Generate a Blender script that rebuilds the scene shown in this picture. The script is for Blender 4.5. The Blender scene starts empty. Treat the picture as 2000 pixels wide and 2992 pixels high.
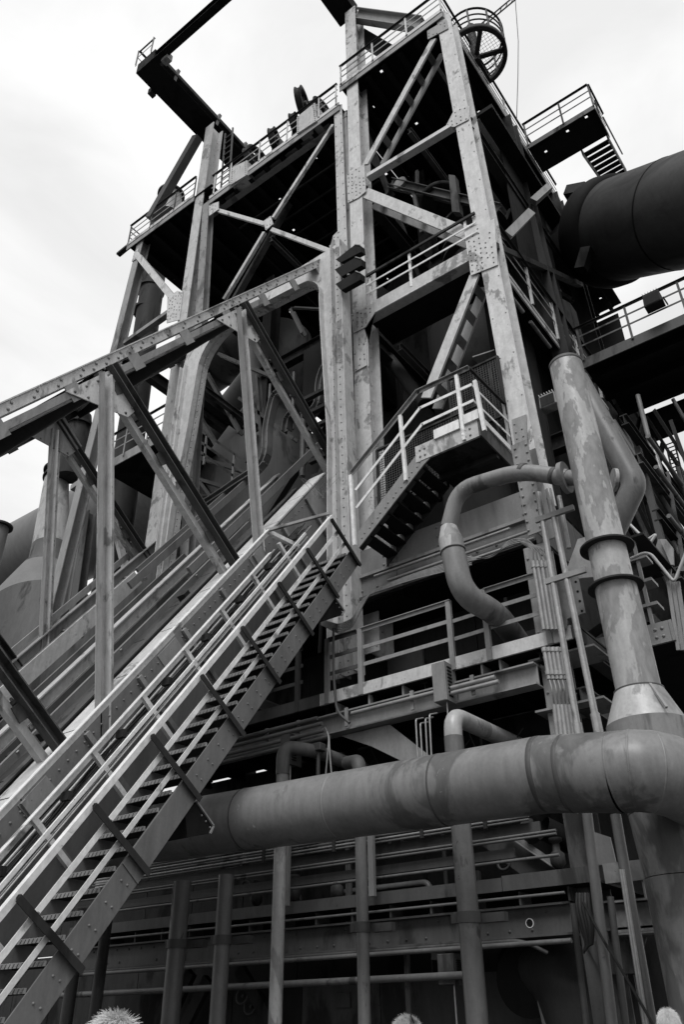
import bpy, math, random
from mathutils import Vector as V3, Matrix
random.seed(7)
R = math.radians
sc = bpy.context.scene
COL = sc.collection

# ---------------------------------------------------------------- camera
CX = (0.79949445, -0.32906022, -0.50252164)   # world X axis in image space (right, down, forward)
CY = (0.60060594, 0.42538398, 0.67699408)
CZ = (-0.00900716, -0.84307049, 0.53772765)
EYE = V3((0, 0, 1.6)); FPX = 2388.0
cam_d = bpy.data.cameras.new('camera'); cam = bpy.data.objects.new('camera', cam_d); COL.objects.link(cam)
cam_d.sensor_fit = 'VERTICAL'; cam_d.sensor_height = 36.0; cam_d.lens = FPX / 2992 * 36.0
cam_d.clip_start = 0.05; cam_d.clip_end = 3000
cam.matrix_world = Matrix(((CX[0], -CX[1], -CX[2], 0), (CY[0], -CY[1], -CY[2], 0), (CZ[0], -CZ[1], -CZ[2], 1.6), (0, 0, 0, 1)))
sc.camera = cam

# ---------------------------------------------------------------- sky and light
SUN_EL, SUN_AZ = R(54), R(158)     # azimuth clockwise from +Y
w = bpy.data.worlds.new('World'); sc.world = w; w.use_nodes = True
nt = w.node_tree; nt.nodes.clear(); nn = nt.nodes.new; lk = nt.links.new
out = nn('ShaderNodeOutputWorld'); bg = nn('ShaderNodeBackground'); bg.inputs['Strength'].default_value = 0.10
sky = nn('ShaderNodeTexSky'); sky.sky_type = 'NISHITA'; sky.sun_disc = False
sky.sun_elevation = SUN_EL; sky.sun_rotation = SUN_AZ
bw = nn('ShaderNodeRGBToBW'); tc = nn('ShaderNodeTexCoord')
mp = nn('ShaderNodeMapping'); mp.inputs['Scale'].default_value = (1.0, 1.0, 2.2)
n1 = nn('ShaderNodeTexNoise'); n1.inputs['Scale'].default_value = 3.2; n1.inputs['Detail'].default_value = 6; n1.inputs['Roughness'].default_value = .52
n1.inputs['Distortion'].default_value = .35
rmp = nn('ShaderNodeMapRange'); rmp.inputs['From Min'].default_value = .34; rmp.inputs['From Max'].default_value = .66
rmp.inputs['To Min'].default_value = .86; rmp.inputs['To Max'].default_value = 1.09
mul = nn('ShaderNodeMath'); mul.operation = 'MULTIPLY_ADD'; mul.inputs[1].default_value = 0.12
lk(tc.outputs['Generated'], mp.inputs['Vector']); lk(mp.outputs[0], n1.inputs['Vector']); lk(n1.outputs['Fac'], rmp.inputs['Value'])
sep = nn('ShaderNodeSeparateXYZ'); lk(tc.outputs['Generated'], sep.inputs[0])
el = nn('ShaderNodeMapRange'); el.inputs['From Min'].default_value = 0; el.inputs['From Max'].default_value = 1     # overcast sky: zenith three times the horizon
el.inputs['To Min'].default_value = 7.5; el.inputs['To Max'].default_value = 10.2; lk(sep.outputs['Z'], el.inputs['Value'])
m2 = nn('ShaderNodeMath'); m2.operation = 'MULTIPLY'; lk(el.outputs[0], m2.inputs[0]); lk(rmp.outputs[0], m2.inputs[1])
lk(sky.outputs[0], bw.inputs[0]); lk(bw.outputs[0], mul.inputs[0]); lk(m2.outputs[0], mul.inputs[2])
lk(mul.outputs[0], bg.inputs['Color']); lk(bg.outputs[0], out.inputs['Surface'])
sd = bpy.data.lights.new('sun', 'SUN'); sd.energy = 2.3; sd.angle = R(26); sd.color = (1, 1, 1)
sun = bpy.data.objects.new('sun', sd); COL.objects.link(sun)
ldir = V3((math.sin(SUN_AZ) * math.cos(SUN_EL), math.cos(SUN_AZ) * math.cos(SUN_EL), math.sin(SUN_EL)))
sun.rotation_euler = ldir.to_track_quat('Z', 'Y').to_euler(); sun.location = (-20, -20, 60)
sc.view_settings.view_transform = 'Standard'; sc.view_settings.look = 'None'
sc.view_settings.exposure = 0.0; sc.view_settings.gamma = 1.0; sc.view_settings.use_curve_mapping = False

# ---------------------------------------------------------------- measuring: photo pixel + the real plane it lies on -> point
def P(px, py, **k):
    a, b, f = px - 1000.0, py - 1496.0, FPX
    v = [CX[0]*a + CX[1]*b + CX[2]*f, CY[0]*a + CY[1]*b + CY[2]*f, CZ[0]*a + CZ[1]*b + CZ[2]*f]
    ax, val = list(k.items())[0]; i = 'xyz'.index(ax)
    t = (val - EYE[i]) / v[i]
    return V3([EYE[j] + t * v[j] for j in range(3)])

def lerp(a, b, t): return a + (b - a) * t
def at_z(a, b, z): return lerp(a, b, (z - a.z) / (b.z - a.z))

# ---------------------------------------------------------------- materials (all greys: the photograph is monochrome)
def mat(name, base, worn=.06, amount=.35, scale=1.4, rough=.55, streak=(1, 1, .35), speck=.5, bump=.15, vary=.26, soft=.06, metal=0.0, fleck=False):
    m = bpy.data.materials.new(name); m.use_nodes = True; t = m.node_tree; N = t.nodes.new; L = t.links.new
    b = t.nodes['Principled BSDF']; b.inputs['Roughness'].default_value = rough; b.inputs['Metallic'].default_value = metal
    b.inputs['Specular IOR Level'].default_value = .35 if base > .06 else .12
    g = N('ShaderNodeNewGeometry'); oi = N('ShaderNodeObjectInfo')
    mp = N('ShaderNodeMapping'); mp.inputs['Scale'].default_value = streak; L(g.outputs['Position'], mp.inputs['Vector'])
    def noise(sc_, det, vec, dist=0.0):
        n = N('ShaderNodeTexNoise'); n.inputs['Scale'].default_value = sc_; n.inputs['Detail'].default_value = det
        n.inputs['Roughness'].default_value = .62; n.inputs['Distortion'].default_value = dist; L(vec, n.inputs['Vector']); return n.outputs['Fac']
    def rng(v, a, bb, c, d, smooth=False):
        r = N('ShaderNodeMapRange'); r.inputs['From Min'].default_value = a; r.inputs['From Max'].default_value = bb
        r.inputs['To Min'].default_value = c; r.inputs['To Max'].default_value = d
        if smooth: r.interpolation_type = 'SMOOTHSTEP'
        L(v, r.inputs['Value']); return r.outputs[0]
    def mth(op, a, c):
        n = N('ShaderNodeMath'); n.operation = op
        for i, q in enumerate((a, c)):
            if isinstance(q, (int, float)): n.inputs[i].default_value = q
            else: L(q, n.inputs[i])
        return n.outputs[0]
    big = noise(scale, 5, mp.outputs[0], .6)
    mid = noise(scale * 4.5, 6, mp.outputs[0], .3)
    fine = noise(26, 4, g.outputs['Position'])
    vv = rng(mth('ADD', mth('MULTIPLY', mid, .6), mth('MULTIPLY', big, .4)), .3, .7, 1 - vary, 1 + vary)
    vv = mth('MULTIPLY', vv, rng(fine, .25, .75, .92, 1.08))
    vv = mth('MULTIPLY', vv, rng(oi.outputs['Random'], 0, 1, .9, 1.08))
    mp2 = N('ShaderNodeMapping'); mp2.inputs['Scale'].default_value = (14, 14, 1.6); L(g.outputs['Position'], mp2.inputs['Vector'])
    run = noise(1.0, 5, mp2.outputs[0], .2)
    vv = mth('MULTIPLY', vv, rng(run, .3, .7, 1 - vary*.4, 1 + vary*.3))
    base_v = mth('MULTIPLY', vv, base)
    thr = 1 - amount
    th = .5 + (thr - .5) * .42
    edge = mth('ADD', mth('MULTIPLY', big, .72), mth('MULTIPLY', mid, .28))
    mask = rng(edge, th - soft * .5, th + soft * .5, 0, 1, True)
    if speck:
        s1 = noise(17, 3, g.outputs['Position']); sm = rng(s1, .69 - .05 * speck, .73, 0, .85, True)
        s2 = rng(big, .4, .62, 0, 1, True)
        mask = mth('MAXIMUM', mask, mth('MULTIPLY', sm, s2))
    worn_v = mth('MULTIPLY', rng(mid, .3, .7, .65, 1.35), worn)
    mx = N('ShaderNodeMix'); mx.data_type = 'FLOAT'; L(mask, mx.inputs[0]); L(base_v, mx.inputs[2]); L(worn_v, mx.inputs[3])
    col = mx.outputs[0]
    if fleck:   # pale chips
        f1 = noise(9, 6, g.outputs['Position'], .8); f2 = noise(.5, 3, g.outputs['Position'])
        fm = mth('MULTIPLY', rng(f1, .66, .69, 0, 1, True), rng(f2, .5, .6, 0, 1, True))
        mx2 = N('ShaderNodeMix'); mx2.data_type = 'FLOAT'; L(fm, mx2.inputs[0]); L(col, mx2.inputs[2]); mx2.inputs[3].default_value = min(.62, base * 2); col = mx2.outputs[0]
    L(col, b.inputs['Base Color'])
    L(rng(mask, 0, 1, rough, min(.95, rough + .3)), b.inputs['Roughness'])
    bp = N('ShaderNodeBump'); bp.inputs['Strength'].default_value = bump; bp.inputs['Distance'].default_value = .02
    L(mth('ADD', mth('MULTIPLY', mask, -.5), mth('ADD', mth('MULTIPLY', fine, .35), mid)), bp.inputs['Height']); L(bp.outputs[0], b.inputs['Normal'])
    return m

M_LIGHT = mat('pale_worn_paint', .50, .20, .33, 1.5, .5, streak=(1, 1, .6), soft=.07)
M_LIGHT2 = mat('pale_rail_paint', .72, .22, .2, 1.6, .5, streak=(1, 1, 1), soft=.1)
M_MID = mat('grey_paint', .25, .09, .34, 1.0, .5, soft=.12)
M_PLATE = mat('grey_plate_paint', .17, .09, .3, .8, .42, soft=.16)
M_FLOOR = mat('track_floor_steel', .075, .03, .42, 1.1, .5, soft=.1)
M_STAIR = mat('stair_grey_paint', .14, .10, .12, 1.2, .5, speck=.3, soft=.12)
M_DIM = mat('dim_shade_grey_steel', .07, .025, .35, .9, .6, soft=.1)  # on the low parts this grey puts their shade into the colour
M_DARK = mat('dark_steel', .034, .014, .35, .9, .65, soft=.1)  # on rear columns and inner framing it stands in for shade
M_BLACK = mat('black_shade_steel', .012, .007, .4, .8, .75, soft=.1)  # near-black parts; interior and underside shade is put into the colour
M_PIPE = mat('pipe_weathered_shade_paint', .19, .085, .40, .9, .38, streak=(1.3, 1.3, .38), speck=.7, soft=.08, fleck=True, bump=.1)  # weathered paint, base also darkened to carry the shade low down
M_PIPE2 = mat('standpipe_paint', .36, .21, .46, 1.3, .34, streak=(1.2, 1.2, .5), speck=.5, soft=.04, bump=.06)
M_PIPE3 = mat('small_pipe_paint', .13, .04, .28, 1.6, .42, streak=(1, 1, .4), soft=.06)
M_DUCT = mat('dull_duct_paint', .055, .028, .42, .9, .5, streak=(.4, 1, 1), speck=0, soft=.3, bump=.04)
M_CONE = mat('smooth_cone_paint', .14, .12, .3, .5, .5, speck=0, soft=.3, bump=.03)
M_GALV = mat('galvanised_conduit', .32, .12, .2, 2.2, .35, streak=(1, 1, 1), soft=.15, metal=.3)
M_WHITE = mat('fresh_white_board', .75, .45, .1, 2, .5, soft=.2)
M_RIVET = mat('rivet_grey', .20, .08, .3, 3, .5)
M_RIVETL = mat('rivet_pale', .34, .12, .3, 3, .5)
M_WIRE = mat('black_cable', .03, .015, .2, 3, .6)
M_CABLE = mat('grey_cable', .25, .12, .2, 3, .5)
M_SKIN = mat('skin', .42, .36, .1, 8, .5, speck=0, bump=.02)
M_HAIR = mat('white_hair', .72, .55, .3, 30, .6, speck=0, bump=.2)
M_HAIR2 = mat('curly_grey_hair', .42, .15, .4, 30, .6, speck=0, bump=.2)
M_CLOTH = mat('dark_jacket', .05, .04, .3, 6, .85, speck=0)
M_LENS = mat('dark_glass', .02, .02, .1, 6, .08, speck=0, bump=0)
M_TWIG = mat('dry_twig', .22, .1, .3, 9, .8)
M_GROUND = mat('gravel_ground', .07, .04, .4, .5, .95, streak=(1, 1, 1), bump=.5)
M_STICK = mat('white_sticker', .65, .3, .1, 6, .5, speck=0)

# ---------------------------------------------------------------- mesh building
class MB:
    def __init__(s): s.v = []; s.f = []; s.smooth = []
    def add(s, vs, fs, sm=False):
        o = len(s.v); s.v += [tuple(a) for a in vs]; s.f += [tuple(i + o for i in q) for q in fs]; s.smooth += [sm] * len(fs); return s
    def prism(s, poly, ext):      # planar outline extruded by a vector
        n = len(poly); a = [V3(q) for q in poly]; e = V3(ext)
        return s.add(a + [q + e for q in a], [tuple(range(n))[::-1], tuple(range(n, 2*n))] + [(i, (i+1) % n, (i+1) % n + n, i + n) for i in range(n)])
    def sect(s, p, q, prof, up):  # profile (side, normal) polygon swept from p to q
        p, q = V3(p), V3(q); d = (q - p).normalized(); up = V3(up); n = (up - d * up.dot(d)).normalized(); r = d.cross(n)
        pts = [r * a + n * b for a, b in prof]; m = len(pts)
        return s.add([p + t for t in pts] + [q + t for t in pts], [tuple(range(m))[::-1], tuple(range(m, 2*m))] + [(i, (i+1) % m, (i+1) % m + m, i + m) for i in range(m)])
    def box(s, p, q, w, h, up=(0, 0, 1), o=(0, 0)):
        a, b = o; return s.sect(p, q, [(a-w/2, b-h/2), (a+w/2, b-h/2), (a+w/2, b+h/2), (a-w/2, b+h/2)], up)
    def blk(s, x0, x1, y0, y1, z0, z1):
        return s.prism([(x0, y0, z0), (x1, y0, z0), (x1, y1, z0), (x0, y1, z0)], (0, 0, z1 - z0))
    def ibeam(s, p, q, w, d, up=(0, 0, 1), tf=.025, tw=.02):
        h, W, t = d/2, w/2, tw/2
        return s.sect(p, q, [(-W, -h), (W, -h), (W, -h+tf), (t, -h+tf), (t, h-tf), (W, h-tf), (W, h), (-W, h), (-W, h-tf), (-t, h-tf), (-t, -h+tf), (-W, -h+tf)], up)
    def chan(s, p, q, w, d, up=(0, 0, 1), t=.02, flip=1):   # web along normal, flanges to +side
        h = d/2; k = flip
        pr = [(0, -h), (w*k, -h), (w*k, -h+t), (t*k, -h+t), (t*k, h-t), (w*k, h-t), (w*k, h), (0, h)]
        return s.sect(p, q, pr if k > 0 else pr[::-1], up)
    def ang(s, p, q, a, b, up=(0, 0, 1), t=.012, fx=1, fy=1):
        pr = [(0, 0), (a*fx, 0), (a*fx, t*fy), (t*fx, t*fy), (t*fx, b*fy), (0, b*fy)]
        return s.sect(p, q, pr if fx*fy > 0 else pr[::-1], up)
    def tube(s, pts, r, seg=12, bend=0.0, caps=True):
        pts = [V3(a) for a in pts]; rs = r if isinstance(r, (list, tuple)) else None
        if bend and len(pts) > 2:
            new = [pts[0]]
            for i in range(1, len(pts) - 1):
                a, b, c = pts[i-1], pts[i], pts[i+1]; d0 = (a-b); d1 = (c-b)
                k = min(bend, d0.length*.48, d1.length*.48); s0 = b + d0.normalized()*k; s1 = b + d1.normalized()*k
                for j in range(7):
                    t = j/6; new.append(s0*(1-t)**2 + b*2*t*(1-t) + s1*t*t)
            new.append(pts[-1]); pts = new
        n = len(pts); d = (pts[1]-pts[0]).normalized(); up = V3((0, 0, 1)) if abs(d.z) < .9 else V3((0, 1, 0))
        nrm = (up - d*up.dot(d)).normalized(); vs = []; fs = []
        for i in range(n):
            t = (pts[min(i+1, n-1)] - pts[max(i-1, 0)]).normalized()
            nrm = (nrm - t*nrm.dot(t)).normalized(); bi = t.cross(nrm); rr = rs[i] if rs else r
            vs += [pts[i] + (nrm*math.cos(6.28319*j/seg) + bi*math.sin(6.28319*j/seg))*rr for j in range(seg)]
        for i in range(n-1):
            for j in range(seg):
                k = (j+1) % seg; fs.append((i*seg+j, i*seg+k, (i+1)*seg+k, (i+1)*seg+j))
        s.add(vs, fs, True)
        if caps: s.add(vs[:seg], [tuple(range(seg))[::-1]]); s.add(vs[-seg:], [tuple(range(seg))])
        return s
    def lathe(s, c, ax, prof, seg=24, caps=True):   # profile (along, radius)
        c = V3(c); ax = V3(ax).normalized(); up = V3((0, 0, 1)) if abs(ax.z) < .9 else V3((1, 0, 0))
        a = (up - ax*up.dot(ax)).normalized(); b = ax.cross(a); vs = []; fs = []
        for h, rr in prof: vs += [c + ax*h + (a*math.cos(6.28319*j/seg) + b*math.sin(6.28319*j/seg))*rr for j in range(seg)]
        for i in range(len(prof)-1):
            for j in range(seg):
                k = (j+1) % seg; fs.append((i*seg+j, i*seg+k, (i+1)*seg+k, (i+1)*seg+j))
        s.add(vs, fs, True)
        if prof[0] != prof[-1] and caps: s.add(vs[:seg], [tuple(range(seg))[::-1]]); s.add(vs[-seg:], [tuple(range(seg))])
        return s
    def rivet(s, c, n, r=.02):
        c = V3(c); n = V3(n).normalized(); up = V3((0, 0, 1)) if abs(n.z) < .9 else V3((1, 0, 0)); a = (up - n*up.dot(n)).normalized(); b = n.cross(a)
        vs = []
        for h, q in ((0, 1), (.55, .75)): vs += [c + n*h*r + (a*math.cos(1.0472*j) + b*math.sin(1.0472*j))*r*q for j in range(6)]
        vs.append(c + n*r*.8)
        return s.add(vs, [(j, (j+1) % 6, (j+1) % 6+6, j+6) for j in range(6)] + [(j+6, (j+1) % 6+6, 12) for j in range(6)], True)
    def rivets(s, p, q, step, n, r=.02, jit=.0):
        p, q = V3(p), V3(q); k = max(1, int(round((q-p).length/step)))
        for i in range(k+1): s.rivet(lerp(p, q, i/k), n, r)
        return s

def root_of(o):
    while o.parent: o = o.parent
    return o
def part(name, mb, m, parent, label=None, kind=None, bevel=0):
    me = bpy.data.meshes.new(name); base = root_of(parent).location if parent else V3((0, 0, 0))
    me.from_pydata([(a[0]-base.x, a[1]-base.y, a[2]-base.z) for a in mb.v], [], mb.f)
    for pl, sm in zip(me.polygons, mb.smooth): pl.use_smooth = sm
    me.materials.append(m); me.update()
    o = bpy.data.objects.new(name, me); COL.objects.link(o)
    if parent: o.parent = parent
    if label: o['label'] = label
    if kind: o['kind'] = kind
    if bevel:
        b = o.modifiers.new('bevel', 'BEVEL'); b.width = bevel; b.segments = 1; b.limit_method = 'ANGLE'
    return o
def thing(name, label, cat, loc, group=None):
    o = bpy.data.objects.new(name, None); COL.objects.link(o); o.location = V3(loc); o['label'] = label; o['category'] = cat
    if group: o['group'] = group
    return o
def solo(name, mb, m, label, cat, group=None):
    o = part(name, mb, m, None); o['label'] = label; o['category'] = cat
    if group: o['group'] = group
    return o
def one(f, *a, **k): return getattr(MB(), f)(*a, **k)
def plate_hole(x0, x1, y0, y1, z, t, h):    # deck plate with one small drain hole
    mb = MB()
    if h is None: return mb.blk(x0, x1, y0, y1, z, z+t)
    hx, hy = h; r = .045
    mb.blk(x0, hx-r, y0, y1, z, z+t); mb.blk(hx+r, x1, y0, y1, z, z+t)
    mb.blk(hx-r, hx+r, y0, hy-r, z, z+t); mb.blk(hx-r, hx+r, hy+r, y1, z, z+t); return mb
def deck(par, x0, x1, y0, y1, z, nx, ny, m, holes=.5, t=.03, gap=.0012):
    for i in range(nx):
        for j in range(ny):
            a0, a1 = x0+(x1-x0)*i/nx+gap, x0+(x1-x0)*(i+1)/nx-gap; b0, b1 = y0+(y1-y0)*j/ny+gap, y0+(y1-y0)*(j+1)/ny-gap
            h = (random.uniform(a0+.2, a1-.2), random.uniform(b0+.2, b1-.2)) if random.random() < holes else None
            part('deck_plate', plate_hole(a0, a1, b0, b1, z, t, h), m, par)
def joists(par, x0, x1, y0, y1, z, n, axis, m, d=.3, w=.16):
    for i in range(n):
        k = (i+.5)/n
        if axis == 'y': a, b = (lerp(x0, x1, k), y0, z-d/2-.004), (lerp(x0, x1, k), y1, z-d/2-.004)
        else: a, b = (x0, lerp(y0, y1, k), z-d/2-.004), (x1, lerp(y0, y1, k), z-d/2-.004)
        part('joist', one('ibeam', a, b, w, d), m, par)
def rail_bar(p, q, s, m, par, name='mid_rail', flat=False, up=(0, 0, 1)):
    return part(name, one('box', p, q, s*(.35 if flat else 1), s, up), m, par)
def guardrail(par, pts, posts, h=1.05, mids=(.38, .7), mt=None, mm=None, mp_=None, toe=None, ts=.06, ps=.06, ms=.05, side=None):
    """pts: base line corners; posts: fractions (segment + t)"""
    mt, mm, mp_ = mt or M_DARK, mm or M_MID, mp_ or M_MID
    pts = [V3(a) for a in pts]; up = V3((0, 0, 1))
    for a, b in zip(pts, pts[1:]):
        part('top_rail', one('ang', a+up*h, b+up*h, ts, -ts), mt, par)
        for k in mids: part('mid_rail', one('box', a+up*h*k, b+up*h*k, .014, ms), mm, par)
        if toe: part('toe_board', one('box', a+up*toe/2, b+up*toe/2, .016, toe), mm, par)
    for f in posts:
        i = min(int(f), len(pts)-2); t = f-i; a = lerp(pts[i], pts[i+1], t); d = (pts[i+1]-pts[i]).normalized(); sd = d.cross(up)
        part('post', one('ang', a - up*.1 + sd*.02, a+up*h + sd*.02, ps, ps, d), mp_, par)

# ================================================================ SETTING
g = part('ground', one('blk', -400, 400, -400, 400, -.3, 0), M_GROUND, None, kind='structure')

# incline frame of the skip bridge and its stair
A0 = V3((0, 5.10, 1.70)); UC, US = math.cos(R(53.6)), math.sin(R(53.6))
def I(x, u, n): return V3((x, A0.y + u*UC - n*US, A0.z + u*US + n*UC))
NU = V3((0, -US, UC))
Y0 = 11.8

# ================================================================ TOWER
tw = thing('hoist_tower', 'tall riveted steel hoist tower with pale worn columns, beams and cross braces', 'tower', (-11, Y0, 0))
cw, cd = .42, .5
def column(a, b, z0, z1, y=Y0, m=M_LIGHT, w=cw, d=cd, riv=True, name='column', rev=True):
    p, q = at_z(a, b, z0), at_z(a, b, z1); p.y = q.y = y + d/2
    o = part(name, one('ibeam', p, q, w, d, (0, 1, 0), tf=.03, tw=.03), m, tw)
    if riv:
        mb = MB()
        for s in (-1, 1): mb.rivets(p+V3((s*w*.36, -d/2-.001, .1)), q+V3((s*w*.36, -d/2-.001, -.1)), 1.1, (0, -1, 0), .018)
        for s in (-.3, .3): mb.rivets(p+V3((.017, s*d, .1)), q+V3((.017, s*d, -.1)), .45, (1, 0, 0), .018)
        part('rivets', mb, M_RIVETL, o, kind='stuff')
    return p, q
cR = (P(1510, 1185, y=Y0), P(1306, 105, y=Y0)); cM = (P(1062, 1247, y=Y0), P(1030, 250, y=Y0))
cB = (P(441, 1573, y=Y0), P(577, 618, y=Y0)); cA = (P(330, 1024, y=Y0), P(391, 780, y=Y0))
column(*cR, 9.6, 26.75); column(*cM, 7.6, 31.2); column(*cB, 4, 30.9); column(*cA, 6, 26.6, m=M_MID, w=.34, d=.34)
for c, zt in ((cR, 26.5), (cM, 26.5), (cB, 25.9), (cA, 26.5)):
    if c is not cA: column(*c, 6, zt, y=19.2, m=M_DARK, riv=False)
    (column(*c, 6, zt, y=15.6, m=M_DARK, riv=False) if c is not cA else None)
XR, XM, XB, XA = [c[1].x for c in (cR, cM, cB, cA)]
def onY(px, py, y=Y0): return P(px, py, y=y)
def gusset(pts, y=Y0-.012, t=.02, m=M_LIGHT, riv=.13, par=None, r=.022):
    poly = [P(a, b, y=y) for a, b in pts]; o = part('gusset_plate', one('prism', poly, (0, -t, 0)), m, par or tw)
    c = sum(poly, V3((0, 0, 0)))/len(poly); xs = [p.x for p in poly]; zs = [p.z for p in poly]
    def inside(x, z):
        k = False; n = len(poly)
        for i in range(n):
            a, b = poly[i], poly[(i+1) % n]
            if (a.z > z) != (b.z > z) and x < (b.x-a.x)*(z-a.z)/(b.z-a.z)+a.x: k = not k
        return k
    mb = MB(); x = min(xs)+.06; 
    while x < max(xs):
        z = min(zs)+.06
        while z < max(zs):
            xx, zz = x+random.uniform(-.012, .012), z+random.uniform(-.02, .02)+(.08 if int(x*10) % 2 else 0)
            if inside(xx, zz) and inside(xx+.04, zz) and inside(xx-.04, zz) and random.random() < .8: mb.rivet((xx, y-t-.001, zz), (0, -1, 0), r)
            z += riv*1.25
        x += riv
    if mb.v: part('rivets', mb, M_RIVET, o, kind='stuff')
    return o
gusset([(1015, 512), (1066, 480), (1071, 560), (1050, 578), (1018, 594)]); gusset([(1305, 370), (1327, 327), (1375, 310), (1372, 350), (1330, 372)])
gusset([(1361, 660), (1420, 655), (1447, 640), (1457, 775), (1378, 806)]); gusset([(1028, 920), (1060, 905), (1096, 884), (1096, 917), (1070, 957), (1034, 975)])
gusset([(1250, 92), (1306, 58), (1312, 84), (1252, 116)], m=M_MID); gusset([(490, 870), (520, 850), (535, 855), (525, 935), (488, 945)])
gusset([(1034, 1014), (1072, 1000), (1074, 1068), (1039, 1087)]); gusset([(1498, 1228), (1540, 1212), (1545, 1320), (1512, 1335)], m=M_MID)
gusset([(392, 740), (405, 725), (402, 755), (386, 765)], riv=.15); gusset([(1340, 1100), (1352, 1100), (1352, 1110), (1340, 1110)]) if False else None
def brace(p, q, w, h, name='brace', m=M_LIGHT, kind='box', y=None, up=(0, 1, 0), off=.06):
    a, b = P(*p, y=Y0), P(*q, y=Y0); a.y = b.y = (Y0+off if y is None else y)
    return part(name, one(kind, a, b, w, h, up), m, tw), a, b
def laced(p, q, w, gap, m=M_LIGHT, m2=M_MID, n=6):
    """front flat flange, a rear one set back, batten plates between"""
    a, b = P(*p, y=Y0), P(*q, y=Y0); a.y = b.y = Y0+.05
    par = part('brace', one('box', a, b, w, .06, (0, 1, 0)), m, tw)
    bk = V3((0, gap, 0)); part('rear_flange', one('box', a+bk, b+bk, w, .05, (0, 1, 0)), m2, par)
    for i in range(n):
        c = lerp(a, b, (i+.5)/n); d = (b-a).normalized()*.11
        part('batten', one('box', c-d+bk*.5, c+d+bk*.5, .02, gap-.07, (0, 1, 0), (w*.42, 0)), M_DIM, par)
        mb = MB(); nn_ = (b-a).normalized().cross(V3((0, 1, 0)))
    return par
laced((1066, 478), (1266, 112), .22, .5, n=6); laced((1386, 800), (1244, 1160), .26, .45, n=5)
laced((1065, 560), (1374, 684), .30, .45, n=5)
brace((1074, 515), (1322, 366), .14, .2, 'strut'); brace((490, 912), (362, 1002), .16, .2, 'strut', M_MID)
brace((398, 742), (505, 872), .22, .2, 'brace'); 
# beam of the middle level with its walkway rail
mbm = part('beam', one('chan', (XM+.2, Y0+.0, 16.46), (-4.75, Y0+.0, 16.46), .25, .42, flip=-1), M_LIGHT, tw); part('beam_face', one('blk', XM+.2, -4.8, Y0-.02, Y0-.004, 16.26, 16.66), M_LIGHT, mbm)
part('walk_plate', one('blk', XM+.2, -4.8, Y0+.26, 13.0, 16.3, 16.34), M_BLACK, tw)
for nm, z, m in (('rail', 17.62, M_DARK), ('rail', 17.3, M_LIGHT2), ('rail', 16.98, M_LIGHT2)):
    part('top_rail' if m is M_DARK else 'mid_rail', one('box', (XM+.3, Y0-.06, z), (-4.78, Y0-.06, z), .05 if m is M_DARK else .016, .07 if m is M_DARK else .05), m, tw)
for x in (XM+.42, -6.6, -5.05): part('rail_post', one('ang', (x, Y0-.03, 16.45), (x, Y0-.03, 17.62), .06, .05, (0, 1, 0)), M_LIGHT2, tw)
part('knee_plate', one('prism', [P(1096, 917, y=Y0), P(1066, 962, y=Y0), P(1078, 1000, y=Y0), P(1066, 905, y=Y0)], (0, .03, 0)), M_DIM, tw)
part('beam', one('ibeam', (XB, Y0+.3, 25.85-.16), (XM, Y0+.3, 25.85-.16), .2, .3), M_MID, tw)
# narrow guide posts of the skip shaft
for nm, a, b, z0 in (('b', (604, 585), (584, 908), 8), ('m', (990, 330), (1003, 700), 18.5)):
    p, q = P(*a, y=Y0), P(*b, y=Y0); p, q = at_z(p, q, z0), at_z(p, q, 25.9); p.y = q.y = Y0+.1
    gp = part('guide_post', one('ibeam', p, q, .3, .26, (0, 1, 0), tf=.02), M_LIGHT if nm == 'm' else M_MID, tw)
    mb = MB(); mb.rivets(p+V3((.1, -.132, 0)), q+V3((.1, -.132, 0)), .5, (0, -1, 0), .02); mb.rivets(p+V3((-.1, -.132, 0)), q+V3((-.1, -.132, 0)), .5, (0, -1, 0), .02); part('rivets', mb, M_RIVET, gp, kind='stuff')
# X bracing of the middle bay
for p, q in (((634, 612), (772, 652)), ((792, 668), (964, 732)), ((972, 362), (796, 634)), ((770, 676), (652, 872))):
    brace(p, q, .13, .1, 'cross_brace')
gusset([(770, 648), (792, 632), (800, 655), (778, 674)], riv=.12, r=.018)
gusset([(964, 732), (975, 690), (1000, 665), (1000, 730), (965, 748)], riv=.12); gusset([(612, 600), (640, 590), (640, 612), (612, 632)], riv=.14, r=.018)
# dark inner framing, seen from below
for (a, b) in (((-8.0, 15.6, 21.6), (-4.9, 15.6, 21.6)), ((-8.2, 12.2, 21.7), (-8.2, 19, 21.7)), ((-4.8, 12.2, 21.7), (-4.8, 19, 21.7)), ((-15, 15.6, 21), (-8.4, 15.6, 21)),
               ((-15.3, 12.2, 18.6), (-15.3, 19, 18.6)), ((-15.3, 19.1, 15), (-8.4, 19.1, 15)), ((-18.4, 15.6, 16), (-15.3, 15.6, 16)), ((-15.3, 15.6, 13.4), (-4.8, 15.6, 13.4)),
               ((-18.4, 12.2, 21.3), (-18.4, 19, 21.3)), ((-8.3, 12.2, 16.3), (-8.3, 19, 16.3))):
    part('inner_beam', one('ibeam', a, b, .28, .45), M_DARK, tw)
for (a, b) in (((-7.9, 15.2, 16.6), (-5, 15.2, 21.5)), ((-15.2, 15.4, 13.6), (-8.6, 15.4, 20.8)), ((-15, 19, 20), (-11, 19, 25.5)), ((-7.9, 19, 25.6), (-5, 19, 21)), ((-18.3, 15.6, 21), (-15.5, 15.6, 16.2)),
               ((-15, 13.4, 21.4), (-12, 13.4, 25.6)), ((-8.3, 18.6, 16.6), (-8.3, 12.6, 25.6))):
    part('inner_brace', one('chan', a, b, .12, .22, (0, 1, 0)), M_DIM, tw)
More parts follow.
